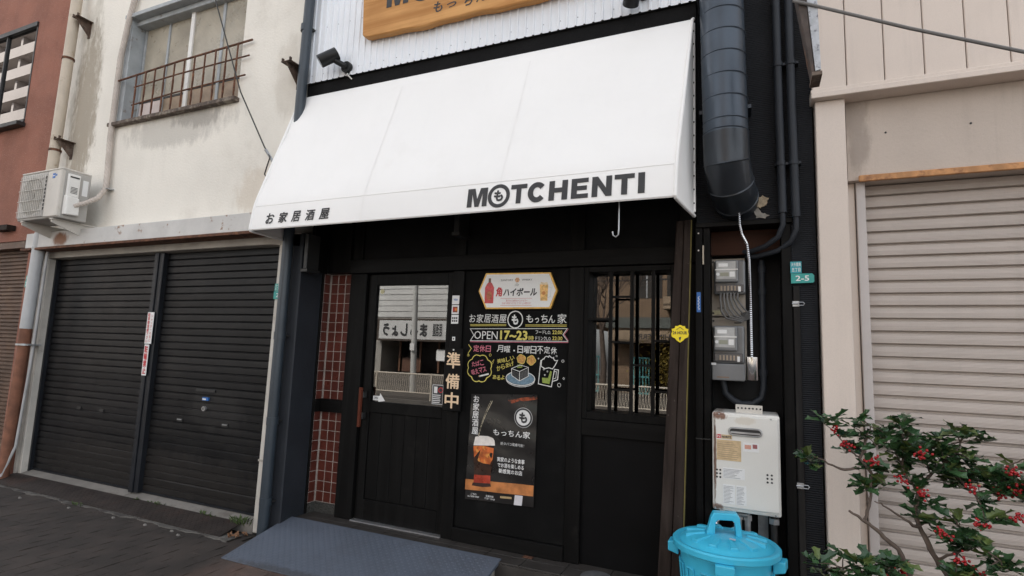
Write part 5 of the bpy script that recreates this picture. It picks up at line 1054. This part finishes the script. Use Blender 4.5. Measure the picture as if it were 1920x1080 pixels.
# ================================================================== HOLLY SHRUB
BR = [
 [(0.676,-0.75,0.02),(0.676,-0.75,0.39),(0.637,-0.75,0.528),(0.585,-0.75,0.635),(0.551,-0.75,0.727),(0.484,-0.76,0.785),(0.427,-0.78,0.832),(0.366,-0.8,0.871)],
 [(0.427,-0.78,0.832),(0.449,-0.76,0.914),(0.473,-0.72,1.023),(0.425,-0.72,1.092),(0.378,-0.74,1.132),(0.346,-0.75,1.173)],
 [(0.423,-0.72,1.045),(0.343,-0.74,1.035),(0.277,-0.78,1.069),(0.244,-0.8,1.085)],
 [(0.425,-0.72,1.087),(0.458,-0.7,1.182),(0.474,-0.7,1.231)],
 [(0.76,-0.7,0.02),(0.76,-0.7,0.388),(0.759,-0.7,0.555),(0.736,-0.7,0.636),(0.692,-0.72,0.699),(0.655,-0.72,0.779),(0.625,-0.7,0.88),(0.647,-0.68,0.968),(0.699,-0.66,1.039),(0.754,-0.64,1.083)],
 [(0.628,-0.72,0.819),(0.564,-0.76,0.863),(0.508,-0.78,0.904),(0.463,-0.8,0.924)],
 [(0.754,-0.64,1.083),(0.792,-0.7,1.035),(0.824,-0.74,0.993),(0.836,-0.78,0.95)],
 [(0.647,-0.68,0.968),(0.61,-0.66,1.017),(0.597,-0.64,1.07),(0.614,-0.62,1.151),(0.611,-0.62,1.235)],
 [(0.754,-0.64,1.083),(0.8,-0.62,1.135),(0.826,-0.6,1.181),(0.718,-0.6,1.147)],
 [(0.754,-0.64,1.083),(0.859,-0.66,1.058),(0.913,-0.72,1.064),(0.937,-0.76,1.117),(0.993,-0.8,1.161)],
 [(0.692,-0.72,0.699),(0.748,-0.78,0.758),(0.802,-0.84,0.806),(0.855,-0.88,0.777)],
 [(0.748,-0.78,0.758),(0.756,-0.8,0.859),(0.735,-0.82,0.893)],
 [(0.637,-0.75,0.528),(0.537,-0.85,0.628),(0.455,-0.9,0.661),(0.32,-0.92,0.663)]]
CL = [(0.327,-0.75,1.229,0.0754,12),(0.244,-0.8,1.087,0.0638,9),(0.467,-0.7,1.159,0.1392,34),(0.475,-0.74,1.004,0.1044,26),(0.625,-0.62,1.164,0.1392,40),(0.767,-0.6,1.152,0.1624,62),(0.656,-0.66,1.075,0.1595,44),(0.81,-0.64,1.083,0.1392,38),(0.875,-0.72,1.023,0.087,16),(0.664,-0.7,0.881,0.0754,14),(0.728,-0.8,0.834,0.1044,28),(0.829,-0.84,0.83,0.0986,22),(0.963,-0.78,1.092,0.116,34),(0.917,-0.8,0.987,0.0638,10),(0.311,-0.92,0.668,0.1334,26),(0.478,-0.88,0.685,0.1218,24),(0.768,-0.86,0.735,0.116,22),(0.622,-0.62,1.259,0.0638,6),(0.871,-0.88,0.77,0.0754,10),(0.872,-0.8,0.939,0.0696,10)]
BE = [(0.363,-0.78,1.153),(0.317,-0.78,1.219),(0.462,-0.78,1.096),(0.567,-0.78,1.034),(0.631,-0.78,0.982),(0.802,-0.78,1.026),(0.891,-0.78,1.01),(0.951,-0.78,1.032),(0.919,-0.86,0.944),(0.942,-0.78,1.1),(0.678,-0.86,0.842),(0.726,-0.86,0.758),(0.809,-0.86,0.893),(0.775,-0.86,0.713),(0.471,-0.86,0.65),(0.54,-0.86,0.678),(0.638,-0.78,1.142)]
ho = empty('holly_shrub', (.72, -.72, 0), 'spiny holly shrub with red berries before the beige shutter', 'shrub')
for i, b_ in enumerate(BR):
    n = len(b_); r0 = .016 if i in (0, 4) else .0068; r1 = .005 if i in (0, 4) else .0025
    fine = []; rad = []
    for k in range(n-1):
        for q in range(4):
            t = (k+q/4)/(n-1); p = Vector(b_[k]).lerp(Vector(b_[k+1]), q/4); p += Vector((random.uniform(-1, 1), random.uniform(-1, 1), random.uniform(-1, 1)))*.004; fine.append(p); rad.append((r0+(r1-r0)*t)*random.uniform(.88, 1.12))
    fine.append(Vector(b_[-1])); rad.append(r1)
    MB().tube(fine, rad, 8).build('trunk' if i in (0, 4) else 'branch', BARK, ho, smooth=True)
def leaf_mesh(k, m_):
    h = [(0, 0), (.12, .15), (.20, .29), (.42, .20), (.60, .22), (.80, .32), (.88, .17), (1.06, .0)]; f = .20+.12*k; cv = -.14+.10*k
    L = []
    for (t, s) in h: L.append((t, s))
    v = [(t, 0, cv*(t-.5)**2*2) for t, s in h]+[(t, s, f*s+cv*(t-.5)**2*2+(.05 if s > .25 else 0)) for t, s in h[1:-1]]+[(t, -s, f*s+cv*(t-.5)**2*2+(.05 if s > .25 else 0)) for t, s in h[1:-1]]
    fcs = []; n = 8; m = 6
    for i in range(7):
        a, b_ = i, i+1; la = None if i == 0 else n+i-1; lb_ = None if i == 6 else n+i; ra = None if i == 0 else n+m+i-1; rb_ = None if i == 6 else n+m+i
        fcs.append(tuple(x for x in (a, b_, lb_, la) if x is not None)); fcs.append(tuple(x for x in (a, ra, rb_, b_) if x is not None))
    me = bpy.data.meshes.new('leaf'); me.from_pydata(v, [], fcs); me.materials.append(m_); return me
LM = [leaf_mesh(k, LEAFM[j]) for k in range(3) for j in (0, 0, 1, 1, 2)]
leaves = []
for (x, y, z, r_, n) in CL:
    n = int(n*2.0); c = Vector((x, y, z)); nt_ = max(2, n//8)
    tips = [c+Vector((random.gauss(0, .42), random.gauss(0, .38), random.gauss(0, .38)))*r_ for _ in range(nt_)]
    for i in range(n):
        p = tips[i % nt_]; a = random.uniform(0, 6.283); el_ = random.uniform(-.35, .75)
        d = Vector((math.cos(a)*math.cos(el_), math.sin(a)*math.cos(el_), math.sin(el_))); s = random.uniform(.044, .080)
        leaves.append((p+d*.006+Vector((0, 0, random.uniform(-.012, .012))), d, s, random.choice(LM), random.uniform(-.5, .5)))
    for t in tips:     # twigs from the nearest branch point
        bp = min((Vector(q) for b_ in BR for q in b_), key=lambda q: (q-t).length)
        MB().tube([bp, bp.lerp(t, .5)+Vector((0, 0, .008)), t], [.003, .0022, .0014], 5).build('twig', BARK, ho)
leaves.sort(key=lambda l: l[0].y); rest = {}
for i, (p, d, s, me, tw_) in enumerate(leaves):
    q = d.to_track_quat('X', 'Z') @ Matrix.Rotation(tw_, 3, 'X').to_quaternion()
    if i < 300:
        o = bpy.data.objects.new('leaf', me); COL.objects.link(o); o.parent = ho; o.location = p-ho.location; o.rotation_mode = 'QUATERNION'; o.rotation_quaternion = q; o.scale = (s, s, s)
    else:
        mb = rest.setdefault(me.materials[0].name, (MB(), me.materials[0]))[0]
        mb.add([p+(q @ (v.co*s)) for v in me.vertices], [tuple(f.vertices) for f in me.polygons])
for mb, m_ in rest.values(): stuff(mb.build('foliage', m_, ho))
def ico(c, r_):
    t = .5257; u = .8507; V = [(-t, 0, u), (t, 0, u), (-t, 0, -u), (t, 0, -u), (0, u, t), (0, u, -t), (0, -u, t), (0, -u, -t), (u, t, 0), (-u, t, 0), (u, -t, 0), (-u, -t, 0)]
    F = [(0,4,1),(0,9,4),(9,5,4),(4,5,8),(4,8,1),(8,10,1),(8,3,10),(5,3,8),(5,2,3),(2,7,3),(7,10,3),(7,6,10),(7,11,6),(11,0,6),(0,1,6),(6,1,10),(9,0,11),(9,11,2),(9,2,5),(7,2,11)]
    v = [Vector(p).normalized() for p in V]; out = []; 
    for (a, b_, d) in F:
        ab, bd, da = (v[a]+v[b_]).normalized(), (v[b_]+v[d]).normalized(), (v[d]+v[a]).normalized(); out += [(v[a], ab, da), (ab, v[b_], bd), (da, bd, v[d]), (ab, bd, da)]
    vs_ = []; fs = []; idx = {}
    for tri in out:
        f = []
        for p in tri:
            k = (round(p.x, 4), round(p.y, 4), round(p.z, 4))
            if k not in idx: idx[k] = len(vs_); vs_.append(tuple(Vector(c)+p*r_))
            f.append(idx[k])
        fs.append(tuple(f))
    return vs_, fs
for (x, y, z) in BE:
    mb = MB()
    for k in range(random.randint(14, 22)):
        mb.add(*ico((x+random.gauss(0, .0125), y-.02+random.gauss(0, .010), z+random.gauss(0, .011)), random.uniform(.0044, .0060)))
    mb.build('berry_cluster', BERRY, ho, smooth=True)

# ================================================================== ACROSS THE STREET (seen mirrored in the glass)
FW = mat('far_white_siding', (.50, .50, .485), .6, var=.05, vs_=1, wave=('Z', 2.2, .5, 0)); FD = mat('far_dark', (.03, .025, .02), .7, var=.3, vs_=2); FG = mat('far_grey', (.30, .285, .26), .8, var=.1, vs_=1)
YO = -26.0
fs = empty('opposite_shop', (-19, YO, 0), 'white sided shop across the street mirrored in the door glass', 'building')
MB().box(-30, -13, YO-8, YO, 3.6, 6.6).build('upper_storey', FD, fs)
for k in range(8): MB().prismx([(YO+.001, 3.62+k*.37), (YO+.05, 3.63+k*.37), (YO+.012, 3.975+k*.37), (YO+.001, 3.975+k*.37)], -30, -13).build('siding_board', FW, fs)
MB().box(-30, -22.5, YO-8, YO, 0, 3.6).box(-17.6, -13, YO-8, YO-.02, 0, 3.6).box(-22.5, -17.6, YO-8, YO-2.5, 0, 3.6).box(-22.5, -17.6, YO-2.5, YO, 3.35, 3.6).build('ground_storey', FG, fs)
B(-22.5, -17.6, YO-2.4, YO-2.3, 0, 3.3).build('shop_interior', FD, fs); B(-22.7, -17.2, YO, YO+.35, 2.08, 3.5).build('sign_frame', mat('frame_dark', (.06, .045, .035), .7), fs)
sgx = B(-22.5, -17.4, YO+.351, YO+.37, 2.2, 3.38).build('sign_face', mat('banner_white', (.55, .55, .54), .6, var=.03), fs)
text('居酒屋', -18.4, -17.7, 2.4, 3.2, YO+.385, INK, fs, bold=.02, mirror=True); text('まるしょう', -22.2, -18.8, 2.35, 3.2, YO+.385, INK, fs, bold=.05, mirror=True)
for x in (-21.6, -20.0, -18.6): B(x-.06, x+.06, YO-.9, YO-.8, .1, 2.1).build('door_stile', mat('far_wood', (.13, .06, .03), .6), fs)
B(-21.4, -20.1, YO-.86, YO-.84, .1, 1.0).build('door_panel', mat('far_wood2', (.10, .045, .025), .6), fs); B(-18.4, -17.7, YO-.3, YO-.2, .9, 1.6).build('menu_board', SIGNW, fs); B(-23.6, -23.2, YO+.002, YO+.02, 1.3, 1.75).build('notice', mat('notice_orange', (.6, .25, .1), .6), fs)
# railing along the far kerb
RAILW = mat('railing_paint', (.62, .56, .47), .55, var=.08, vs_=3)
for i in range(8):
    x0 = -13.0+i*2.02
    r_ = empty('guard_railing', (x0, -10.6, 0), 'cream pedestrian guard railing section along the far kerb mirrored in the glass', 'railing', 'guard railing sections on the far kerb')
    MB().tube([(x0, -10.6, 0), (x0, -10.6, .82)], .035, 8).build('post', RAILW, r_); MB().tube([(x0+.03, -10.6, .78), (x0+1.98, -10.6, .78)], .025, 8).build('top_rail', RAILW, r_); MB().tube([(x0+.03, -10.6, .22), (x0+1.98, -10.6, .22)], .018, 8).build('bottom_rail', RAILW, r_)
    ms = MB()
    for j in range(26):
        a = x0+.05+j*.075; ms.tube([(a, -10.6, .22), (a+.0375, -10.6, .5), (a, -10.6, .78)], .006, 4, False); ms.tube([(a+.075, -10.6, .22), (a+.0375, -10.6, .5), (a+.075, -10.6, .78)], .006, 4, False)
    ms.build('mesh_infill', RAILW, r_)
ut = empty('utility_pole', (-11.4, -13.2, 0), 'grey steel utility pole across the street mirrored in the door glass', 'pole')
MB().tube([(-11.35, -13.2, 0), (-11.6, -13.2, 8)], [.11, .085], 14).build('shaft', mat('pole_paint', (.55, .55, .53), .5, var=.06), ut, smooth=True); B(-11.44, -11.26, -13.06, -13.0, 1.5, 1.75).build('notice', SIGNW, ut)
for (z, y) in ((5.2, -15), (5.5, -16), (5.9, -15.5), (6.4, -17), (4.75, -18)):
    wv_ = MB().tube([(-60, y, z+1.2), (-30, y, z), (-11, y, z-.2), (10, y, z), (40, y, z+1.2)], .035, 5).build('power_line', DARKM); tag(wv_, 'black overhead power line across the street mirrored in glass', 'power line', 'power lines across the street')
ob = empty('opposite_house', (-4, -21, 0), 'beige building with balcony and name fascia across the street mirrored in the lattice window', 'building')
TAN = mat('far_tan', (.20, .135, .085), .8, var=.1, vs_=1.5); TAN2 = mat('far_tan_light', (.32, .24, .165), .8, var=.08)
YB = -20.0
MB().box(-7.6, 3, YB-8, YB, 2.95, 12).box(-5.9, -4.6, YB-8, YB, 0, 2.95).box(-1.5, 3, YB-8, YB, 0, 2.95).box(-4.6, -1.5, YB-8, YB-3, 0, 2.95).build('wall', TAN, ob)
B(-5.7, 1, YB+.001, YB+.9, 2.15, 2.75).build('fascia', TAN2, ob); B(-5.8, 1, YB+.001, YB+1.0, 2.76, 3.2).build('canopy', mat('far_slate', (.10, .11, .10), .7), ob); text('SHINTERRE', -4.6, -3.0, 2.3, 2.52, YB+.912, INK, ob, mirror=True, bold=.01)
for (xa, xb, z) in ((-4.9, -3.6, 4.1), (-3.4, -1.6, 4.1), (-4.9, -3.6, 6.9)): 
    o = B(xa, xb, YB+.001, YB+.02, z, z+1.2).build('window', FD, ob); B((xa+xb)/2-.03, (xa+xb)/2+.03, YB+.021, YB+.04, z, z+1.2).build('mullion', ALU, o)
B(-3.4, -1.4, YB+.002, YB+1.1, 3.55, 4.05).build('balcony', TAN2, ob); B(-3.4, -1.4, YB+.002, YB+1.1, 6.2, 6.9).build('balcony', TAN2, ob)
TEAL = mat('teal_paint', (.10, .34, .34), .5, var=.08)
for i, (xa, xb) in enumerate(((-7.4, -5.9), (-4.5, -3.9), (-2.6, -1.6))):
    g = empty('teal_gate', (xa, -18.5, 0), ['teal wire fence left of the beige building mirrored in the lattice window', 'teal gate leaf before the beige building mirrored in the lattice window', 'teal gate leaf right of the bush mirrored in the lattice window'][i], 'gate')
    n = int((xb-xa)/.12)
    for j in range(n+1): B(xa+j*.12, xa+j*.12+.03, -18.53, -18.5, .05, 1.55).build('bar', TEAL, g)
    MB().box(xa, xb, -18.54, -18.49, 1.5, 1.56).box(xa, xb, -18.54, -18.49, .1, .16).box(xa, xb, -18.54, -18.49, .75, .80).build('frame', TEAL, g)
bu = empty('garden_bush', (-3.2, -19.3, 0), 'golden leaved bush before the beige building mirrored in the lattice window', 'bush')
mb = MB(); GB = mat('golden_leaf', (.22, .16, .03), .6, var=.4, vs_=3)
for k in range(900):
    p = Vector((random.gauss(-3.2, .45), random.gauss(-18.9, .3), abs(random.gauss(1.2, .5)))); d = Vector((random.uniform(-1, 1), random.uniform(-1, 1), random.uniform(-1, 1))).normalized(); e = d.orthogonal().normalized(); mb.add([p, p+d*.07+e*.04, p+d*.14, p+d*.07-e*.04], [(0, 1, 2, 3)])
stuff(mb.build('foliage', GB, bu)); MB().tube([(-3.2, -19, 0), (-3.2, -18.95, 1.0), (-3.1, -18.9, 1.6)], [.06, .04, .02], 8).build('stem', BARK, bu)
def bare_tree(x, y, h, seed, lab):
    rnd = random.Random(seed); t = empty('bare_tree', (x, y, 0), lab, 'tree'); br_ = MB(); tr = MB().tube([(x, y, 0), (x+.05, y, h*.2), (x-.05, y+.05, h*.42)], [.12, .10, .08], 10).build('trunk', BARK, t, smooth=True)
    def grow(p, d, l, r_, k):
        q = p+d*l; m_ = p.lerp(q, .5)+Vector((rnd.uniform(-1, 1), rnd.uniform(-1, 1), rnd.uniform(-1, 1)))*l*.08; br_.tube([p, m_, q], [r_, r_*.85, r_*.65], 5, False)
        if k == 0: return
        for _ in range(3 if k > 1 else 4):
            e = (d+Vector((rnd.uniform(-1, 1), rnd.uniform(-1, 1), rnd.uniform(-.35, .8)))*.85).normalized(); grow(q.lerp(p, rnd.uniform(0, .4)), e, l*rnd.uniform(.6, .8), r_*.6, k-1)
    for _ in range(4): grow(Vector((x-.05, y+.05, h*.42-rnd.uniform(0, .3))), Vector((rnd.uniform(-.7, .7), rnd.uniform(-.7, .7), 1)).normalized(), h*.22, .045, 4)
    br_.build('crown', BARK, t)
bare_tree(-5.0, -15.5, 6.0, 3, 'bare branched tree across the street mirrored in the lattice window')
# tall flats whose balconies show in the upper left window glass
fl_ = empty('apartment_block', (-85, -34, 0), 'tall white balconied apartment block mirrored in the red building window', 'building')
B(-125, -55, -46, -34, 0, 54).build('wall', mat('flat_dark', (.06, .055, .055), .8, var=.2, vs_=.3), fl_)
PAR = mat('flat_white', (.40, .36, .34), .7, var=.05, vs_=.3)
for i in range(18): B(-125, -55, -33.99, -32.2, 1.6+i*3, 3.0+i*3).build('balcony', PAR, fl_)
for x in range(-124, -54, 6): B(x, x+.5, -33.99, -32.6, 0, 54).build('divider', PAR, fl_)
